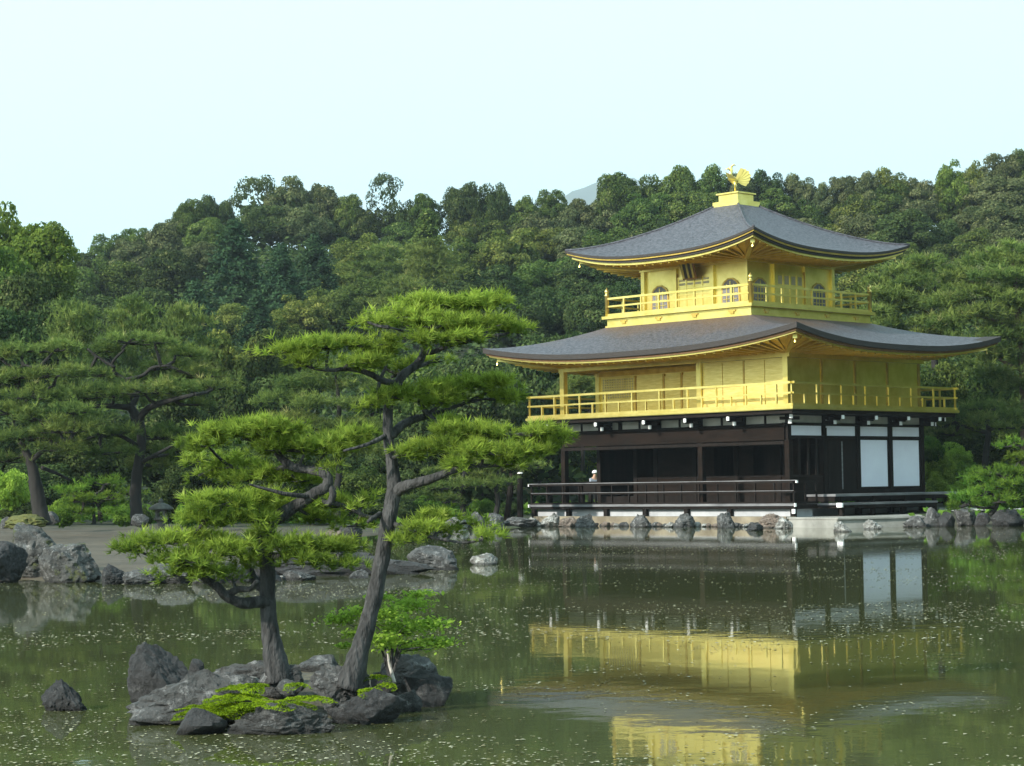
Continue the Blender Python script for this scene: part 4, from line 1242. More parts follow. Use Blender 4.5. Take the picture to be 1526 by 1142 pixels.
# ------------------------------------------------------------------ embankment, landing, shore rocks
ea, eb = on(796, 783.4), on(1172, 785.6)
dv = (eb - ea).normalized(); nv = Vector((-dv.y, dv.x, 0))
mb = MB()
mb.poly([ea + Vector((0, 0, -.5)) - nv * .02, eb + Vector((0, 0, -.5)) - nv * .02, eb + nv * .55 + Vector((0, 0, -.5)), ea + nv * .55 + Vector((0, 0, -.5))], (0, 0, .86))
tag(mb.build('embankment_wall', M['stone_beige']), 'low beige stone retaining wall along the water below the dark veranda', 'retaining wall')
l0, l1, l2 = on(1176, 786.2), on(1247, 787.4), on(1376, 784.6)
l3, l4 = at(1372, 757, 82), at(1184, 765, 74.6)
land = MB().poly([Vector((p.x, p.y, -.4)) for p in (l0, l1, l2, l3, l4)], (0, 0, .69))
lo = land.build('stone_landing', M['stone_grey'])
tag(lo, 'flat grey stone boat landing at the right front corner of the pavilion', 'landing')
mb = MB().poly([Vector((p.x, p.y, .292)) for p in (l0 + Vector((0, -.06, 0)), l1 + Vector((0.03, -.08, 0)), l2 + Vector((.05, -.04, 0)), l2 + Vector((-.05, .5, 0)), l1 + Vector((-.1, .45, 0)), l0 + Vector((0, .5, 0))) ], (0, 0, .06))
mb.build('kerb', M['stone_grey'], lo)

G_E = 'rocks standing along the pavilion embankment'
E_ROCKS = [
    (748, 800, 770, 787, 'rock', 'low grey rock in the water just left of the embankment'),
    (780, 806, 770, 786, 'rock_pale', 'small pale rock at the left end of the beige wall'),
    (806, 832, 761, 786, 'rock_pale', 'tall pale split rock standing at the left end of the beige wall'),
    (832, 862, 770, 786, 'rock_brown', 'brownish low rock between two uprights at the wall left end'),
    (858, 888, 762, 787, 'rock', 'grey peaked rock under the second veranda post from left'),
    (940, 970, 766, 787, 'rock', 'small dark-topped rock under the middle left veranda post'),
    (1004, 1034, 762, 787, 'rock', 'leaning grey rock below the middle of the veranda'),
    (990, 1008, 778, 787, 'rock_pale', 'tiny pale rock left of the leaning grey rock'),
    (1070, 1094, 760, 788, 'rock', 'upright grey boulder right of the veranda middle'),
    (1128, 1168, 762, 788, 'rock_brown', 'reddish brown boulder near the right end of the beige wall'),
    (1152, 1180, 770, 789, 'rock_pale', 'pale slanted rock leaning on the landing left edge'),
    (1112, 1136, 780, 792, 'rock_dark', 'small black rock in the water before the brown boulder'),
    (1242, 1268, 777, 794, 'rock_pale', 'white speckled rock in the water before the landing corner'),
    (1288, 1314, 774, 790, 'rock_pale', 'pale block in the water along the landing right side'),
    (1346, 1376, 768, 787, 'rock', 'grey rock at the far right end of the stone landing')]
for i, (x0, x1, yt, yb, m_, lab) in enumerate(E_ROCKS):
    rock(lab, x0 - 2, x1 + 2, yt + (3 if yb - yt > 22 else 0), yb - 1.0, m_, 40 + i, 0.9, group=G_E, sub=4, sink=.5, rough=.17, taper=.35, facets=13)
rr_ = random.Random(4)
for i in range(46):
    x = 806 + 364 * (i + rr_.uniform(-.35, .35)) / 45
    w_ = rr_.uniform(4, 10); y_ = 783.6 + 2.2 * (x - 796) / 376
    rock('small rubble stone at the waterline of the beige wall', x - w_, x + w_, y_ - rr_.uniform(4, 8), y_ + .3, rr_.choice(('rock', 'rock_brown', 'rock_dark', 'rock_pale', 'rock')), 500 + i, 1.0, sub=3, sink=.6, group='rubble stones along the beige wall', rough=.15)
R_ROCKS = [
    (1372, 1402, 756, 785, 'rock', 'rounded grey boulder beside the landing on the right shore'),
    (1398, 1424, 762, 785, 'rock_dark', 'dark boulder second from left on the right shore'),
    (1420, 1456, 754, 784, 'rock', 'large pale-veined boulder on the right shore under the low pine'),
    (1452, 1476, 764, 784, 'rock_dark', 'small dark rock right of the pale-veined shore boulder'),
    (1474, 1526, 758, 784, 'rock_dark', 'long dark rock on the right shore at the picture edge'),
    (1524, 1580, 756, 784, 'rock', 'grey rock cut by the right picture edge')]
for i, (x0, x1, yt, yb, m_, lab) in enumerate(R_ROCKS):
    rock(lab, x0, x1, yt, yb, m_, 60 + i, 0.8, group='rocks along the right shore', sub=4, sink=.4)
L_ROCKS = [
    (-45, 38, 806, 866, 'rock_dark', 'dark smooth boulder at the left picture edge by the water', .8, 35.5),
    (18, 112, 778, 860, 'rock_moss', 'tallest white-topped mossy boulder on the left shore', .8, 37.2),
    (58, 152, 808, 868, 'rock_moss', 'craggy white-topped boulder at the left water edge', .7, 35.4),
    (150, 190, 840, 869, 'rock_dark', 'small square rock right of the craggy left shore boulders', .8, 34.5),
    (182, 236, 847, 868, 'rock', 'low flat shore rock between square rock and pale-edged rock', .6, 34.4),
    (226, 304, 834, 868, 'rock', 'pale-edged shore rock behind the lowest left pine branches', .7, 34.5),
    (296, 378, 838, 868, 'rock_dark', 'dark shore rock left of the bent pine trunk', .6, 34.4),
    (420, 470, 850, 867, 'rock', 'grey shore rock right behind the bent pine trunk', .7, 35),
    (284, 318, 853, 870, 'rock', 'small shore rock under the low left pad of the bent pine', .8, 34.3),
    (364, 424, 838, 868, 'rock_dark', 'dark blocky shore rock hidden mostly by the bent pine trunk', .7, 34.8),
    (404, 430, 858, 869, 'rock_pale', 'small pale stone at the water behind the bent pine', .7, 35.5)]
for i, (x0, x1, yt, yb, m_, lab, dp, Y_) in enumerate(L_ROCKS):
    rock(lab, x0, x1, yt, yb, m_, 80 + i, dp, Y=Y_, group='boulders along the left shore', sub=5, sink=.35, rough=.10, facets=20)
MID = [
    (385, 650, 816, 864, 'rock_dark', 'long low dark rock shelf behind the two islet pines', .3, 36.8),
    (606, 684, 812, 852, 'rock', 'large light-capped boulder right of the leaning pine trunk', .7, 38.5),
    (518, 552, 849, 870, 'rock', 'small speckled rock left of the leaning pine trunk', .8, 35.5),
    (570, 590, 856, 864, 'rock_pale', 'tiny flat pale stone right of the leaning pine trunk', .8, 37),
    (700, 742, 824, 842, 'rock_pale', 'whitish rock alone in open water left of the pavilion', .8, None),
    (484, 512, 788, 801, 'rock_brown', 'brown flat stone on the far sandy bank behind the pines', .8, 60),
    (502, 540, 780, 800, 'rock_dark', 'dark triangular stone on the far sandy bank behind the pines', .8, 60),
    (660, 700, 770, 790, 'rock_pale', 'pale rock on the far shore left of the dark rail', .8, 77),
    (696, 724, 762, 789, 'rock', 'grey pointed rock on the far shore among small pines', .8, 77.5),
    (722, 752, 764, 788, 'rock', 'grey rock on the far shore next to the embankment corner', .8, 77.5),
    (640, 664, 774, 792, 'rock_dark', 'dark rock on the far shore left of the small pines', .8, 76)]
for i, (x0, x1, yt, yb, m_, lab, dp, Y_) in enumerate(MID):
    rock(lab, x0, x1, yt, yb, m_, 100 + i, dp, Y=Y_, sub=4, sink=.4, group='scattered shore and water rocks', z=0, rough=.14)
for i, (x0, x1, yt, yb, lab) in enumerate(((195, 222, 766, 782, 'dark round stone at the foot of the big left pine'), (66, 90, 762, 778, 'pale bluish stone beside the leftmost pine trunk'), (0, 20, 770, 784, 'grey stone lying on sand at the left picture edge'))):
    rock(lab, x0, x1, yt, yb, 'rock', 120 + i, .8, Y=59, sub=3, group='stones lying under the left bank pines')

# mossy hump under the leftmost pine
mh = rock('low hump of brownish green moss under the leftmost pine', 5, 72, 766, 786, 'rock_moss', 131, .8, Y=57, sub=4, name='moss_mound', cat='mound', rough=.2, sharp=.3)
mh.data.materials[0] = mat('mossy_earth', (0.05, 0.06, 0.012), (0.11, 0.11, 0.03), rough=.95, scale=6, bump=.6)

# stone lantern on the left bank
p = at(240, 779, 60)
p.z = g1(p.x, p.y)
ln = empty('stone_lantern', p)
tag(ln, 'small dark mushroom-capped stone lantern beside the big left pine trunk', 'stone lantern')
MB().lathe((0, 0, -.03), [(.26, 0), (.26, .08), (.2, .12)], 8).build('base', M['lantern'], ln)
MB().lathe((0, 0, .09), [(.12, 0), (.10, .2), (.13, .36)], 8).build('shaft', M['lantern'], ln)
MB().lathe((0, 0, .45), [(.12, 0), (.22, .06), (.22, .12)], 8).build('platform', M['lantern'], ln)
fb = MB()
for sx in (-1, 1):
    for sy in (-1, 1): fb.box(sx * .11 - .035, sx * .11 + .035, sy * .11 - .035, sy * .11 + .035, .57, .78)
fb.box(-.14, .14, -.14, .14, .565, .60).box(-.14, .14, -.14, .14, .75, .79).build('fire_box', M['lantern'], ln)
MB().lathe((0, 0, .79), [(.14, 0), (.38, .02), (.36, .07), (.2, .17), (.07, .22)], 12).build('cap', M['lantern'], ln, True)
MB().lathe((0, 0, 1.0), [(.05, 0), (.08, .05), (.05, .1), (.01, .14)], 8).build('finial', M['lantern'], ln, True)

# ------------------------------------------------------------------ garden pines of the middle distance
nm, bf = M['needle_mid'], M['bark_far']
pine('garden_pine', 'big dark spreading pine on the left bank beside the stone lantern', 'pine tree', (204, 777), 60,
     [(206, 782, 13), (203, 760, 11), (202, 725, 10), (207, 690, 9), (211, 660, 8.5), (209, 635, 8.5), (200, 615, 8), (190, 603, 7)],
     [[(207, 625, 7), (222, 608, 6, -.4), (250, 598, 4.5, -.8), (290, 588, 3, -1.1)], [(195, 608, 6), (165, 605, 5, -.5), (130, 606, 3, -.9)],
      [(196, 608, 5), (205, 585, 4.5, .3), (190, 568, 4, .3), (172, 556, 3.5, .2), (168, 540, 2.5), (185, 522, 2)], [(188, 566, 3.5), (212, 560, 3.5, .2), (228, 548, 3, .2), (250, 545, 2)],
      [(172, 548, 3), (150, 535, 2.5), (130, 520, 2)], [(205, 665, 5), (180, 650, 3.5, -.6), (150, 646, 2, -.9)], [(210, 690, 4), (235, 676, 3, -.6), (265, 660, 2, -.8)]],
     [(190, 508, 56, 11, 0), (150, 520, 40, 12, .3), (230, 508, 24, 8, -.2), (262, 524, 40, 13, .4), (240, 545, 44, 13, .6), (130, 555, 46, 14, .2), (300, 556, 44, 15, .3), (170, 585, 60, 15, -.6), (120, 590, 50, 16, -.3), (215, 580, 46, 15, -.9), (265, 578, 50, 15, -.6), (320, 575, 34, 13, -.3), (275, 600, 40, 10, -.4),
      (165, 645, 44, 13, -.8), (120, 652, 40, 13, -.3), (150, 672, 46, 12, -1), (240, 648, 46, 18, .6), (265, 668, 40, 14, .4), (180, 660, 30, 9, .8), (230, 690, 34, 12, .5), (95, 640, 34, 12, .3)],
     0.20, nm, bf, 0.075, K=12, seed=31, w=.05)
pine('garden_pine', 'leftmost bank pine with a dark trunk rising from a moss hump', 'pine tree', (62, 777), 58,
     [(64, 784, 18), (60, 765, 14), (55, 735, 12), (50, 705, 10), (44, 685, 8), (36, 668, 7)],
     [[(46, 690, 6), (30, 660, 5, .3), (20, 630, 4, .5), (25, 600, 3, .5), (30, 560, 2, .4)], [(46, 688, 5), (70, 668, 4, -.4), (105, 655, 2.5, -.7)], [(24, 610, 3, .4), (50, 590, 2.5, .1), (80, 575, 2)], [(25, 590, 3, .5), (22, 560, 2.5, .4), (35, 545, 2.2, .3), (55, 550, 2)], [(62, 697, 4), (85, 706, 3, .4), (105, 716, 2, .7)]],
     [(35, 520, 40, 12, .4), (0, 530, 30, 12, .3), (80, 520, 36, 12, .2), (30, 558, 44, 13, .2), (85, 556, 44, 14, -.2), (-10, 570, 34, 14, .3), (50, 588, 46, 14, -.3), (110, 612, 46, 13, -.5), (60, 622, 44, 13, -.6), (10, 612, 36, 14, -.1), (90, 640, 44, 13, -.8), (35, 650, 44, 14, -.5), (-5, 650, 34, 14, 0), (80, 668, 36, 10, -.8), (10, 684, 34, 12, 0), (120, 632, 30, 9, -.5)],
     0.20, nm, bf, 0.075, K=12, seed=32, w=.05)
pine('garden_pine', 'slender pine standing behind the white bench right of the pavilion', 'pine tree', (1468, 712), 86,
     [(1467, 716, 7), (1468, 695, 6), (1470, 670, 5.5), (1473, 650, 5), (1472, 632, 4), (1470, 615, 3)],
     [[(1472, 645, 4), (1450, 640, 3, -.4), (1425, 630, 2, -.6)], [(1472, 640, 3.5), (1495, 638, 2.5, -.3), (1520, 630, 2)], [(1447, 640, 2.5), (1438, 626, 2)]],
     [(1470, 606, 34, 10, 0), (1432, 618, 38, 12, -.3), (1400, 634, 32, 11, -.2), (1452, 630, 34, 9, -.6), (1500, 618, 36, 12, .2), (1520, 634, 30, 12, -.2), (1420, 646, 30, 8, -.4), (1490, 604, 26, 10, .4)],
     0.28, nm, bf, 0.085, K=10, seed=33, w=.06)
pine('shore_pine', 'low bushy pine hanging over the right shore rocks', 'pine tree', (1480, 764), 67,
     [(1474, 768, 4), (1482, 760, 4), (1488, 748, 3.5), (1494, 730, 3), (1500, 712, 2)],
     [[(1484, 756, 3), (1466, 757, 2.5, -.2), (1440, 752, 2, -.4)], [(1490, 742, 3), (1470, 732, 2, -.3)], [(1492, 738, 3), (1515, 734, 2, -.2)]],
     [(1484, 702, 34, 10, .1), (1516, 704, 30, 12, .3), (1460, 714, 32, 10, .2), (1500, 722, 40, 12, -.2), (1466, 734, 34, 11, -.2), (1516, 738, 34, 12, -.1), (1444, 742, 22, 8, -.1), (1490, 746, 30, 8, -.5), (1428, 754, 24, 6, -.4), (1530, 752, 26, 8, 0), (1508, 662, 22, 8, .8), (1522, 682, 24, 9, .6)],
     0.19, M['bush'], bf, 0.085, K=12, seed=34, w=.06)
pine('tall_pine', 'tall open pine with reddish trunk at the right picture edge', 'pine tree', (1530, 720), 90,
     [(1530, 722, 9), (1528, 660, 8), (1526, 600, 7.5), (1524, 550, 7), (1518, 500, 6), (1516, 450, 5), (1512, 410, 4), (1506, 375, 2.5)],
     [[(1524, 552, 4), (1505, 545, 3.5, -.5), (1490, 535, 2.5, -.8)], [(1518, 490, 4), (1490, 480, 3, -.6), (1455, 470, 2, -1)], [(1516, 440, 3.5), (1480, 428, 2.5, .4), (1440, 420, 2, .6)], [(1514, 420, 3), (1545, 410, 2)]],
     [(1510, 370, 34, 14, 0), (1470, 385, 36, 14, .3), (1540, 388, 36, 14, -.2), (1490, 410, 46, 14, -.5), (1440, 412, 36, 14, .4), (1535, 420, 40, 15, .2), (1455, 438, 48, 14, -.3), (1505, 446, 46, 14, -.7), (1420, 450, 38, 13, .5), (1545, 455, 38, 14, 0), (1470, 466, 50, 14, -.8), (1425, 480, 36, 12, -.2), (1520, 480, 44, 14, -.5), (1485, 500, 46, 14, -.6), (1540, 505, 36, 14, 0), (1450, 512, 36, 12, -.7), (1500, 530, 44, 14, -.5), (1545, 545, 34, 14, 0), (1480, 556, 34, 10, -.8), (1510, 575, 34, 12, -.3)],
     0.34, nm, mat('red_bark', (0.05, 0.03, 0.024), (0.12, 0.07, 0.05), rough=.9, scale=3), 0.08, K=10, seed=35, w=.06, twig=False)
pine('tall_pine', 'broad layered pine beyond the right end of the upper roof', 'pine tree', (1400, 720), 97,
     [(1400, 722, 8), (1398, 640, 7), (1394, 560, 6), (1390, 480, 5), (1392, 420, 3), (1390, 390, 2)],
     [[(1392, 470, 3), (1360, 455, 2, -.6)], [(1391, 450, 3), (1430, 445, 2, .5)], [(1393, 520, 3), (1360, 510, 2, -.5)]],
     [(1385, 388, 32, 12, 0), (1350, 402, 36, 12, .2), (1415, 404, 34, 12, .3), (1370, 420, 44, 13, -.4), (1320, 418, 36, 12, .5), (1410, 432, 36, 13, .2), (1340, 440, 46, 13, -.5), (1385, 452, 46, 13, -.7), (1300, 438, 34, 12, .6), (1320, 462, 44, 13, -.2), (1370, 478, 46, 13, -.8), (1410, 470, 34, 12, 0), (1330, 486, 44, 13, -.4), (1395, 500, 40, 13, -.5), (1300, 480, 34, 12, .4)],
     0.34, nm, bf, 0.08, K=10, seed=36, w=.06, twig=False)
pine('garden_pine', 'low pine seen under the balcony left of the gilded corner post', 'pine tree', (868, 700), 96,
     [(868, 702, 4), (870, 650, 3.5), (880, 610, 3), (882, 580, 2)], [[(878, 612, 2.5), (862, 596, 2), (846, 586, 1.5)]],
     [(872, 566, 26, 10, 0), (848, 578, 26, 9, -.2), (892, 574, 22, 9, .2), (862, 592, 30, 9, -.3), (880, 600, 28, 9, .2), (835, 590, 18, 7, 0)],
     0.30, nm, bf, 0.09, K=10, seed=37, w=.06, twig=False)
pine('shrub_pine', 'pale layered dwarf pine between the two left bank pines', 'pine tree', (150, 772), 63,
     [(150, 776, 5), (148, 755, 4), (142, 738, 3)], [[(148, 752, 3), (165, 740, 2)], [(146, 750, 3), (125, 745, 2)]],
     [(120, 728, 30, 8, .1), (155, 720, 34, 8, .3), (180, 734, 24, 8, .2), (110, 745, 24, 8, -.1), (145, 742, 34, 9, -.2), (120, 762, 30, 9, -.2), (160, 762, 30, 9, -.2), (178, 752, 22, 8, 0)],
     0.17, M['bush'], bf, 0.09, K=12, seed=38, w=.06)
pine('garden_pine', 'soft feathery pine behind the gap between the two islet pines', 'pine tree', (500, 775), 70,
     [(505, 778, 7), (500, 740, 6), (506, 700, 6), (500, 650, 5), (506, 610, 4), (500, 560, 2)], [[(503, 660, 4), (470, 640, 3), (430, 630, 2)], [(505, 640, 4), (550, 620, 3), (590, 600, 2)]],
     [(500, 555, 44, 14, 0), (455, 570, 44, 14, .3), (540, 575, 50, 14, .2), (420, 596, 44, 15, .4), (490, 600, 56, 15, -.5), (560, 604, 46, 15, -.2), (440, 628, 50, 15, -.4), (520, 636, 56, 15, -.7), (400, 640, 36, 14, .4), (570, 640, 40, 15, 0), (480, 664, 50, 14, -.6), (540, 672, 46, 14, -.4), (420, 672, 40, 14, .2)],
     0.24, nm, bf, 0.085, K=12, seed=39, w=.05, twig=False)
for i, (bx_, lab, tr, pds) in enumerate((
    (690, 'small crooked pine on the far shore left of the pavilion rail', [(694, 772, 5), (688, 750, 4.5), (686, 728, 4), (692, 705, 3)], [(690, 690, 34, 11, 0), (660, 704, 34, 11, .2), (720, 702, 32, 11, .2), (650, 724, 30, 10, -.2), (700, 722, 36, 10, -.4), (668, 745, 30, 9, -.2), (632, 742, 30, 10, .2)]),
    (738, 'small dark pine on the far shore touching the pavilion left end', [(738, 770, 5), (742, 745, 4.5), (738, 720, 4), (744, 700, 3)], [(742, 690, 34, 11, .3), (770, 700, 30, 11, .1), (722, 712, 26, 9, 0), (760, 718, 30, 10, -.2), (790, 694, 28, 10, .3)]))):
    pine('shore_pine', lab, 'pine tree', (bx_, 774), 80, tr, [], pds, 0.22, nm, bf, 0.09, K=11, seed=41 + i, w=.06)

# ------------------------------------------------------------------ the wooded hill
VAR = {}
for i in range(6): VAR['b%d' % i] = crown_broad(200 + i, lobes=56 + 5 * i, flat=(1.0, .9, 1.1, .95, 1.15, 1.0)[i])
VAR['o0'] = crown_broad(260, lobes=26, per=110, open_=.92)
for i in range(3): VAR['c%d' % i] = crown_cone(220 + i)
for i in range(3): VAR['p%d' % i] = crown_pine(240 + i)
for i in range(2): VAR['s%d' % i] = crown_broad(280 + i, lobes=60, per=150, leaf=.022, flat=.8)
_meshes = {}
TRK = {k: trunk_mesh('trunk', .8, .035, 5 + i, M['bark_far'], 5, .28) for i, k in enumerate('bcpos')}


def crown_mesh(var, m):
    if (var, m) not in _meshes:
        V, F, T = VAR[var]
        _meshes[(var, m)] = npmesh('crown', V, F, M[m], T)
    return _meshes[(var, m)]


MATS = dict(d='l_dark', m='l_mid', o='l_olive', g='l_grey', l='l_bright', c='l_conifer', n='needle_mid', u='bush', a='maple')
ADJ = dict(d='dark green', m='mid green', o='olive green', g='greyish green', l='bright light green', c='deep bluish green', n='soft green', u='fresh green', a='yellow-green')
KIND = dict(b=('broadleaf_tree', 'round-crowned broadleaf'), o=('broadleaf_tree', 'sparse open-crowned tree'), c=('cedar_tree', 'pointed cedar'), p=('hill_pine', 'layered pine'), s=('garden_shrub', 'rounded shrub'))
HS = dict(b=1.05, o=1.05, c=1.45, p=1.1, s=.8)
T_SKY = [(62, 338, 100, 'bl', 93), (14, 316, 130, 'bl', 95), (-10, 372, 120, 'bl', 90), (66, 400, 90, 'bm', 90), (112, 378, 62, 'bd'), (165, 352, 62, 'bd'), (202, 344, 52, 'bd'), (240, 336, 52, 'bg'), (284, 302, 62, 'bd'), (322, 294, 52, 'bd'), (376, 266, 74, 'od'), (430, 264, 74, 'bg'), (480, 276, 52, 'bg'), (520, 290, 52, 'bd'), (572, 262, 54, 'od'), (600, 300, 56, 'bd'), (634, 294, 52, 'bd'), (688, 276, 54, 'bd'), (735, 276, 54, 'bd'), (780, 296, 52, 'bm'), (822, 286, 46, 'bm'), (862, 300, 50, 'bg'), (922, 258, 70, 'bd'), (968, 262, 60, 'bm'), (1012, 250, 62, 'bm'), (1062, 250, 62, 'bm'), (1105, 258, 48, 'bg'), (1142, 256, 50, 'bd'), (1190, 262, 48, 'bm'), (1222, 276, 40, 'bg'), (1256, 266, 48, 'bm'), (1292, 260, 46, 'bm'), (1326, 254, 56, 'bm'), (1370, 266, 50, 'bm'), (1418, 243, 62, 'bl'), (1455, 244, 54, 'bm'), (1492, 232, 60, 'bg'), (1528, 224, 60, 'bm'), (1580, 214, 64, 'bm'), (-40, 330, 90, 'bd', 95)]
T_UP = [(145, 380, 70, 'bd'), (205, 358, 80, 'bg'), (258, 330, 80, 'bg'), (312, 328, 74, 'bm'), (392, 306, 74, 'bd'), (445, 306, 74, 'bg'), (492, 316, 62, 'bd'), (545, 312, 60, 'bd'), (596, 330, 64, 'bm'), (636, 316, 112, 'cm'), (690, 322, 60, 'bo'), (732, 312, 72, 'bd'), (790, 308, 74, 'bg'), (845, 304, 72, 'bg'), (900, 296, 70, 'bg'), (962, 288, 84, 'bd'), (1030, 280, 86, 'bd'), (1085, 290, 66, 'bm'), (1150, 286, 72, 'bm'), (1204, 296, 60, 'bm'), (1262, 288, 66, 'bo'), (1312, 278, 74, 'bm'), (1364, 286, 72, 'bm'), (1410, 282, 64, 'bm'), (1452, 274, 70, 'bg'), (1504, 264, 84, 'bg'), (1570, 258, 84, 'bm')]
T_MID = [(100, 402, 104, 'bd'), (182, 392, 86, 'bd'), (250, 372, 92, 'bd'), (300, 362, 66, 'bg'), (350, 330, 116, 'cc'), (418, 366, 96, 'cc'), (468, 352, 96, 'cc'), (536, 350, 74, 'bo'), (510, 392, 66, 'bo'), (572, 374, 100, 'pn'), (640, 372, 120, 'pn'), (702, 356, 74, 'bm'), (758, 342, 96, 'bo'), (808, 340, 76, 'bo'), (862, 338, 76, 'bg'), (908, 340, 76, 'bm'), (976, 334, 92, 'bd'), (1190, 330, 74, 'bm'), (1232, 336, 66, 'bo'), (1286, 318, 80, 'bm'), (1345, 316, 96, 'bd'), (1398, 330, 76, 'bd'), (1446, 308, 74, 'bg'), (1500, 302, 86, 'bg'), (1450, 344, 76, 'bm'), (1508, 344, 80, 'bg'), (1570, 320, 90, 'bm'), (1400, 366, 76, 'bd'), (1330, 362, 76, 'bd')]
T_LOW = [(40, 408, 110, 'bd', 87), (-30, 400, 110, 'bm', 87), (20, 470, 120, 'bd', 84), (85, 455, 90, 'bd', 86), (130, 442, 106, 'bd'), (210, 432, 106, 'bd'), (290, 420, 100, 'cc'), (384, 440, 92, 'cc'), (352, 452, 74, 'bo'), (400, 462, 84, 'bo'), (448, 440, 86, 'bo'), (496, 428, 80, 'bm'), (548, 416, 80, 'bm'), (600, 424, 96, 'pn'), (666, 420, 96, 'bd'), (722, 396, 90, 'bd'), (772, 396, 84, 'bm'), (828, 384, 86, 'bm'), (880, 388, 86, 'bd'), (760, 440, 96, 'bd'), (822, 430, 96, 'bd'), (880, 440, 90, 'bd'), (928, 420, 90, 'bd'), (1290, 390, 84, 'bm'), (1340, 392, 84, 'bd'), (1430, 392, 90, 'bm'), (1490, 392, 90, 'bm'), (1560, 392, 100, 'bm'), (150, 490, 80, 'bd'), (1286, 440, 90, 'bd'), (1330, 520, 90, 'bd')]
T_FOOT = [(110, 476, 120, 'pn', 84), (200, 466, 104, 'pn', 88), (272, 474, 100, 'pn', 88), (345, 500, 110, 'bo', 92), (420, 500, 110, 'bd', 92), (330, 560, 120, 'bd', 84), (255, 590, 130, 'bd', 80), (400, 570, 130, 'bd', 86), (40, 600, 130, 'bd', 78), (140, 620, 120, 'bd', 76), (335, 655, 100, 'bm', 76), (420, 640, 110, 'bd', 80), (560, 655, 110, 'bd', 82), (640, 610, 120, 'bd', 88), (600, 540, 130, 'bm', 93), (690, 540, 140, 'bd', 95), (760, 520, 130, 'bd', 98), (830, 500, 120, 'bd', 104), (720, 625, 110, 'bd', 88), (800, 600, 110, 'bd', 100), (520, 690, 90, 'bm', 78), (280, 690, 90, 'bd', 72), (60, 690, 90, 'bd', 74), (890, 520, 110, 'bd', 108), (1290, 540, 120, 'bd', 105), (1396, 545, 84, 'bm', 93), (1462, 552, 110, 'bm', 103), (1530, 560, 120, 'bm', 100), (1385, 610, 90, 'bm', 98), (1440, 640, 90, 'bd', 96), (1500, 630, 100, 'bm', 98), (1580, 620, 120, 'bd', 95), (850, 640, 80, 'bm', 104), (1410, 500, 90, 'pn', 106)]
T_SHRUB = [(1398, 676, 56, 'sa', 88), (1440, 688, 50, 'su', 88), (1398, 708, 50, 'sa', 87), (1436, 712, 50, 'sa', 86), (1388, 650, 44, 'su', 88), (1500, 690, 60, 'su', 86), (1422, 660, 50, 'sa', 90), (1384, 566, 40, 'sa', 97), (1412, 556, 44, 'su', 98), (850, 684, 60, 'sa', 104), (884, 686, 60, 'sa', 105), (826, 690, 50, 'sa', 103), (915, 690, 50, 'sa', 105), (15, 700, 64, 'sa', 68), (95, 740, 50, 'su', 66), (185, 745, 46, 'su', 68), (330, 742, 60, 'su', 68), (280, 748, 46, 'su', 66), (420, 745, 60, 'su', 74), (600, 745, 60, 'sd', 78), (640, 738, 50, 'su', 80), (720, 742, 40, 'su', 82), (760, 745, 40, 'sd', 84), (215, 756, 30, 'sd', 62), (560, 730, 60, 'sd', 78), (1470, 730, 56, 'su', 78), (30, 745, 60, 'sd', 72), (250, 740, 50, 'sd', 72), (470, 740, 70, 'sd', 76)]
ROWS = [(T_SKY, 'on the skyline'), (T_UP, 'under the skyline'), (T_MID, 'mid-hill'), (T_LOW, 'low on the hill'), (T_FOOT, 'at the hill foot'), (T_SHRUB, 'on the ground')]
SECT = [(-999, 130, 'at the far left'), (130, 330, 'above the bank pines'), (330, 520, 'above the bent pine'), (520, 700, 'above the leaning pine'), (700, 860, 'left of the pavilion roofs'), (860, 1100, 'left of the golden bird'), (1100, 1270, 'right of the golden bird'), (1270, 1420, 'past the right roof tips'), (1420, 9999, 'at the far right')]
SECT_LOW = [(-999, 110, 'behind the leftmost pine'), (110, 310, 'behind the stone lantern'), (310, 480, 'behind the bent pine'), (480, 660, 'behind the leaning pine'), (660, 1100, 'left of the pavilion'), (1100, 1420, 'just right of the pavilion'), (1420, 9999, 'near the right edge')]
ORD = ['', 'second', 'third', 'fourth', 'fifth', 'sixth', 'seventh', 'eighth', 'ninth', 'tenth']
used = {}
grng = np.random.default_rng(77)
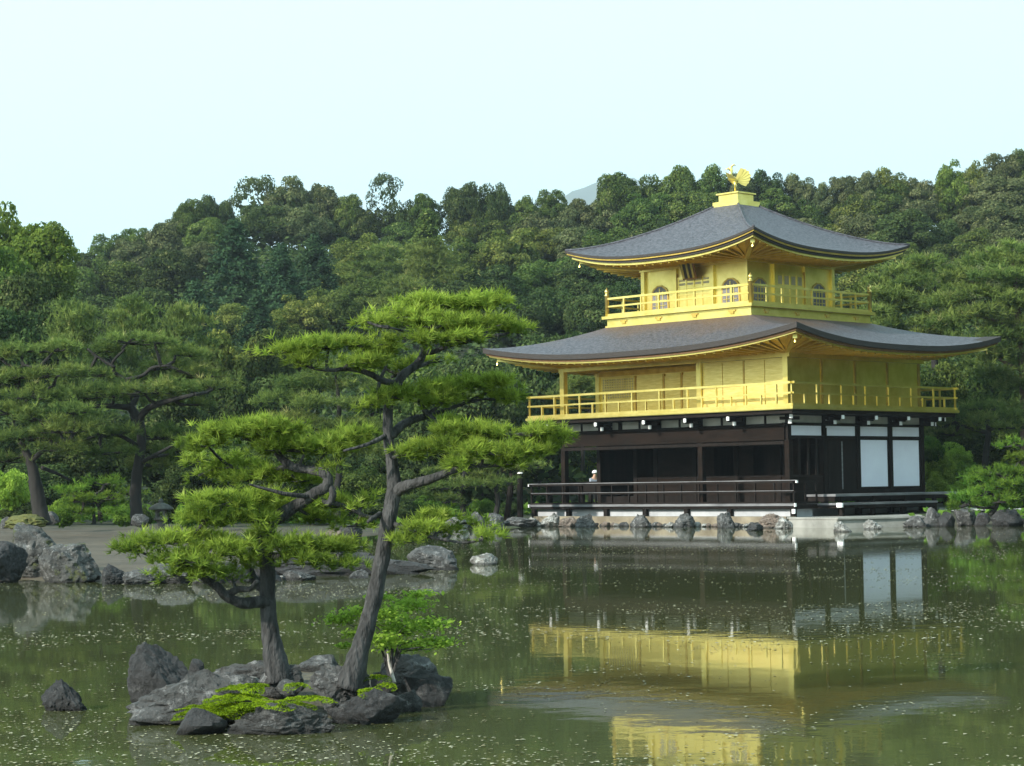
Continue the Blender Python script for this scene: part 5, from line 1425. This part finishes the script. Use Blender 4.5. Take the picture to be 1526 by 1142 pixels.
for ri, (lst, rname) in enumerate(ROWS):
    for e in sorted(lst, key=lambda q: q[0]):
        x, yt, wpx, km = e[:4]
        k, mk = km[0], km[1]
        if x > 1150 and ri < 4 and mk == 'm': mk = 'omg'[int(x) % 3]
        if 560 < x < 900 and ri in (1, 2) and mk == 'd' and int(x) % 2: mk = 'm'
        ph = HS[k]
        if len(e) > 4:
            Y = e[4]
        else:
            Y = None
            for Yt in np.arange(92, RIDGE + 12, 1.0):
                t_ = at(x, yt, Yt)
                if hill(t_.x, Yt) + 0.6 + ph * wpx / F_PX * Yt >= t_.z: Y = Yt; break
            if Y is None: Y = RIDGE
        top = at(x, yt, Y)
        gz = g1(top.x, Y)
        w = wpx / F_PX * Y * (1.18 if ri < 5 else 1.0)
        h = top.z - gz
        nat = w * ph
        zs = h / (1.02 if k != 'c' else 1.5)
        if k in 'bops' and h > nat * 1.6: zs_crown = nat * 1.35; base = h - zs_crown
        else: zs_crown = zs; base = 0.0
        var = {'b': 'b%d' % grng.integers(0, 6), 'o': 'o0', 'c': 'c%d' % grng.integers(0, 3), 'p': 'p%d' % grng.integers(0, 3), 's': 's%d' % grng.integers(0, 2)}[k]
        m_ = MATS[mk]
        if k == 'b' and mk == 'd' and ri < 3 and grng.random() < .25: m_ = 'l_mid'
        name, kind = KIND[k]
        sec = [s for s in (SECT_LOW if ri >= 4 else SECT) if s[0] <= x < s[1]][0][2]
        root = empty(name, (top.x, Y, gz - .05), float(grng.uniform(0, 6.28)))
        kk = (kind, mk, rname, sec)
        n_ = used.get(kk, 0); used[kk] = n_ + 1
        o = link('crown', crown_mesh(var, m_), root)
        sq = float(grng.uniform(.92, 1.1))
        zc = max(zs_crown, .3) * 1.07 if k in 'bops' else h / 1.5
        o.scale = (w * sq, w / sq, zc / (1.02 if k in 'bops' else 1.0)); o.location.z = base
        if k != 's':
            t = link('trunk', TRK[k], root); hh = max(base + zc * .7, .5)
            t.scale = (w * .55 if base == 0 else w * .5,) * 2 + (hh,)
        root['group'] = ('trees covering the hill' if ri < 4 else 'garden trees at the hill foot' if ri == 4 else 'low garden shrubs')
        root['category'] = 'shrub' if k == 's' else 'pine tree' if k == 'p' else 'tree'
        root['_k'] = '|'.join(kk); root['_n'] = n_
for o in list(COL.objects):
    if '_k' in o:
        kind, mk, rname, sec = o['_k'].split('|'); n_ = o['_n']; tot = used[(kind, mk, rname, sec)]
        pos = '' if tot == 1 else (', leftmost such' if n_ == 0 else ', rightmost such' if n_ == tot - 1 else ', %s from left' % ORD[n_])
        kind = kind.replace('round-crowned ', '')
        o['label'] = '%s %s %s %s%s' % (ADJ[mk], kind, rname, sec, pos)
        del o['_k']; del o['_n']

# understory covering the slope between the crowns
g = np.random.default_rng(5)
n = 120000
yy = 95 + 120 * g.uniform(0, 1, n) ** .9
xx = g.uniform(-.34, .34, n) * yy
zz = ground(xx, yy) + g.uniform(0, 1, n) ** 1.5 * 2.6 * (0.6 + 0.4 * np.sin(xx * .7) * np.sin(yy * .6))
V, F = leaves(np.stack([xx, yy, zz], 1), np.tile([0, -.3, 1.0], (n, 1)), .24, g, .7, .7)
tag(link('understory', npmesh('understory', V, F, M['l_dark'], np.repeat(g.uniform(0, .7, n), 4))), 'dense dark undergrowth between the trees of the hill', 'undergrowth', kind='stuff')

# unseen woods right of view, added so the gilded right face turns darker, greener
g = np.random.default_rng(8)
VV, FF, TT = [], [], []; k0 = 0
for i in range(40):
    if i < 16: x, y = 40 + 6 * (i % 4) + g.uniform(-2, 2), 14 + 13 * (i // 4) + g.uniform(-4, 4)
    else: x, y = 33 + 8 * ((i - 16) % 4) + g.uniform(-2, 2), 68 + 8 * ((i - 16) // 4) + g.uniform(-3, 3)
    V, F, T = VAR['b%d' % (i % 6)]
    sz = g.uniform(10, 14); hh = g.uniform(13, 18)
    VV.append(V * np.array([sz, sz, hh]) + np.array([x, y, -.3])); FF.append(F + k0); TT.append(T); k0 += len(V)
tag(link('unseen_right_woods', npmesh('unseen_right_woods', np.concatenate(VV), np.concatenate(FF), M['l_bright'], np.concatenate(TT))), 'unseen woods added on the right to darken the gilded right face', 'woods', kind='stuff')

# low ground cover on the garden floor behind the sand
n = 9000
yy = g.uniform(70, 97, n); xx = g.uniform(-.32, .32, n) * yy
dd = sdist(xx, yy)
lx = (xx - BX) * _ca - (yy - BY) * _sa; ly = (xx - BX) * _sa + (yy - BY) * _ca
k = (dd > 1.5) & ~((lx > -14.5) & (lx < 5.5) & (ly > -4) & (ly < 12.5)) & ((yy > 76) | (xx > 8))
xx, yy = xx[k], yy[k]
V, F = leaves(np.stack([xx, yy, ground(xx, yy) + g.uniform(0, .35, len(xx))], 1), np.tile([0, -.2, 1.0], (len(xx), 1)), .17, g, .7, .7)
tag(link('ground_cover', npmesh('ground_cover', V, F, M['bush'], np.repeat(g.uniform(.1, .8, len(xx)), 4))), 'low green ground cover on the garden floor', 'ground cover', kind='stuff')

# far mountain
V, F = [], []
na, nb_ = 60, 10
for j in range(nb_):
    for i in range(na):
        px = 300 + 1100 * i / (na - 1)
        c = at(px, 720, 4600 + j * 25)
        prof = 735 * math.exp(-((px - 925) / 330.0) ** 2) + 25 * mnoise.noise(Vector((px * .03, 1, 3)))
        V.append((c.x, c.y, -5 + max(prof, 0) * math.sin(math.pi * .5 * j / (nb_ - 1))))
for j in range(nb_ - 1):
    for i in range(na - 1): F.append((j * na + i, j * na + i + 1, (j + 1) * na + i + 1, (j + 1) * na + i))
M['mountain'] = mat('forest_mountain', (0.03, 0.045, 0.03), (0.05, 0.07, 0.04), rough=1, scale=.02)
tag(link('far_mountain', npmesh('far_mountain', V, F, M['mountain'], smooth=True)), 'distant blue forested mountain', kind='structure')

# low white-topped garden wall and gravel path on the right
a_, b_ = at(1395, 714, 90), at(1480, 712, 89)
for q in (a_, b_): q.z = g1(q.x, q.y)
wl_ = empty('garden_wall', a_)
tag(wl_, 'low dark garden wall with a pale coping behind the shrubs at right', 'wall')
d_ = b_ - a_
MB().bar(Vector((0, 0, .3)), d_ + Vector((0, 0, .3)), .25, .7).build('wall_body', M['wood_brown'], wl_)
MB().bar(Vector((0, 0, .70)), d_ + Vector((0, 0, .70)), .42, .1).build('coping', M['plaster_grey'], wl_)
gp = [at(1400, 757, 79), at(1530, 757, 77), at(1640, 757, 77), at(1640, 757, 80), at(1530, 756, 80.5), at(1400, 756, 82.5)]
gm = MB(); gm.v = [(q.x, q.y, g1(q.x, q.y) + .05) for q in gp]; gm.f = [tuple(range(6))]
tag(gm.build('gravel_path', M['plaster_grey']), 'pale gravel path behind the right shore rocks', kind='structure')

# wooden mooring posts by the left end of the pavilion
for i, (x, yt, yb, dx, lab) in enumerate(((775, 706, 772, 0, 'dark upright wooden post at the left end of the timber railing'), (764, 700, 768, -9, 'leaning wooden prop left of the timber railing'))):
    Y = 82
    a_ = at(x + dx, yb, Y); t_ = at(x, yt, Y)
    po = empty('wooden_post', a_); tag(po, lab, 'post')
    MB().tube([(0, 0, -.2), t_ - a_], [.13, .11], 8).build('shaft', M['wood'], po)
    MB().tube([t_ - a_, t_ - a_ + Vector((0, 0, .06))], [.12, .115], 8).build('white_end', M['white_cap'], po)

# roofed fishing deck jutting out behind the left end
fd = empty('fishing_deck', pw(-W - 1.2, 5.4, 0), -ANG)
tag(fd, 'small dark timber pier with a low railing behind the pavilion left end', 'pier')
MB().box(-4.2, .1, -1.2, 1.6, .62, .74).build('deck', M['wood'], fd)
for x in (-4.0, -2.0, -.05):
    for y in (-1.1, 1.5): MB().box(x - .08, x + .08, y - .08, y + .08, -.3, 1.62).build('post', M['wood'], fd)
MB().box(-4.1, 0, -1.14, -1.06, 1.2, 1.72).box(-4.1, 0, 1.46, 1.54, 1.2, 1.72).build('side_board', M['wood'], fd)

# visitor on the far side, seen through the open porch
pp = at(886, 716, 95); pz = g1(pp.x, pp.y)
per = empty('person', (pp.x, pp.y, pz), .5)
tag(per, 'visitor in a pale cap and grey-blue shirt seen through the open porch', 'person')


def skin_body(name, verts, edges, radii, m, parent, sub=2):
    me = bpy.data.meshes.new(name); me.from_pydata(verts, edges, []); me.materials.append(m)
    o = link(name, me, parent)
    s = o.modifiers.new('skin', 'SKIN'); o.modifiers.new('sub', 'SUBSURF').levels = sub
    o.modifiers['sub'].render_levels = sub
    for i, r in enumerate(radii): me.skin_vertices[0].data[i].radius = (r, r)
    me.skin_vertices[0].data[0].use_root = True
    for p_ in me.polygons: p_.use_smooth = True
    return o


M['skin'] = mat('skin', (0.42, 0.26, 0.18), (0.5, 0.31, 0.22), rough=.6)
M['shirt'] = mat('grey_blue_shirt', (0.20, 0.24, 0.30), (0.26, 0.30, 0.36), rough=.9)
M['trousers'] = mat('dark_trousers', (0.03, 0.032, 0.04), (0.045, 0.047, 0.055), rough=.9)
SV = [(0, 0, .95), (0, 0, 1.15), (0, -.01, 1.40), (0, -.02, 1.52), (0, -.05, 1.66), (.19, 0, 1.40), (.25, -.04, 1.12), (.20, -.24, 1.02), (.18, -.31, 1.0), (-.19, 0, 1.40), (-.25, -.04, 1.12), (-.22, -.22, 1.0), (-.20, -.29, .98), (.10, 0, .88), (.11, -.02, .48), (.11, .02, .08), (.12, -.12, .03), (-.10, 0, .88), (-.11, -.04, .48), (-.11, .0, .08), (-.12, -.14, .03)]
SE = [(0, 1), (1, 2), (2, 3), (3, 4), (2, 5), (5, 6), (6, 7), (7, 8), (2, 9), (9, 10), (10, 11), (11, 12), (0, 13), (13, 14), (14, 15), (15, 16), (0, 17), (17, 18), (18, 19), (19, 20)]
SR = [.14, .14, .15, .06, .105, .07, .045, .035, .03, .07, .045, .035, .03, .09, .06, .045, .04, .09, .06, .045, .04]
skin_body('body', SV, SE, SR, M['skin'], per)
skin_body('shirt', [SV[0], SV[1], SV[2], SV[5], SV[6], SV[9], SV[10]], [(0, 1), (1, 2), (2, 3), (3, 4), (2, 5), (5, 6)], [.165, .17, .18, .095, .065, .095, .065], M['shirt'], per)
skin_body('trousers', [(0, 0, .95), SV[13], SV[14], SV[15], SV[17], SV[18], SV[19]], [(0, 1), (1, 2), (2, 3), (0, 4), (4, 5), (5, 6)], [.155, .11, .08, .065, .11, .08, .065], M['trousers'], per)
MB().lathe((0, -.04, 1.68), [(.13, 0), (.135, .04), (.11, .11), (.04, .15)], 12).build('cap', M['white_cap'], per, True)

# drifting petals and pollen on the pond
g = np.random.default_rng(15)
n = 90000
yy = 10.5 + 50 * g.uniform(0, 1, n) ** 1.25
xx = g.uniform(-.30, .30, n) * yy
dens = np.array([mnoise.noise(Vector((a * .14, b * .30, 2.0))) + .8 * mnoise.noise(Vector((a * .7, b * 1.1, 7.0))) for a, b in zip(xx, yy)])
k = (g.uniform(0, 1, n) < np.clip(.15 + dens * 1.0, .03, 1)) & (sdist(xx, yy) < -.05)
xx, yy = xx[k], yy[k]; n = len(xx)
V, F = leaves(np.stack([xx, yy, np.full(n, .005)], 1), np.tile([0, 0, 1.0], (n, 1)), g.uniform(.006, .019, n) * (1 + (yy > 20) * .5), g, .75, .04)
tag(link('floating_petals', npmesh('floating_petals', V, F, M['petal'], np.repeat(g.uniform(0, 1, n), 4))), 'pale petals and pollen specks floating on the pond', 'petals', kind='stuff')

# air between the viewer and the far mountain
HZ = 0.00019
hz = MB().box(-2200, 2200, -90, 5900, -2.0, 860).build('haze', M['earth'])
hz.data.materials.clear()
m = bpy.data.materials.new('haze_air'); m.use_nodes = True
nt = m.node_tree; nt.nodes.clear()
o_ = nt.nodes.new('ShaderNodeOutputMaterial'); v_ = nt.nodes.new('ShaderNodeVolumePrincipled')
v_.inputs['Color'].default_value = (.80, .90, 1, 1); v_.inputs['Density'].default_value = HZ; v_.inputs['Anisotropy'].default_value = 0.2
nt.links.new(v_.outputs[0], o_.inputs['Volume'])
hz.data.materials.append(m)
tag(hz, 'thin blue haze of distance', 'haze', kind='stuff')
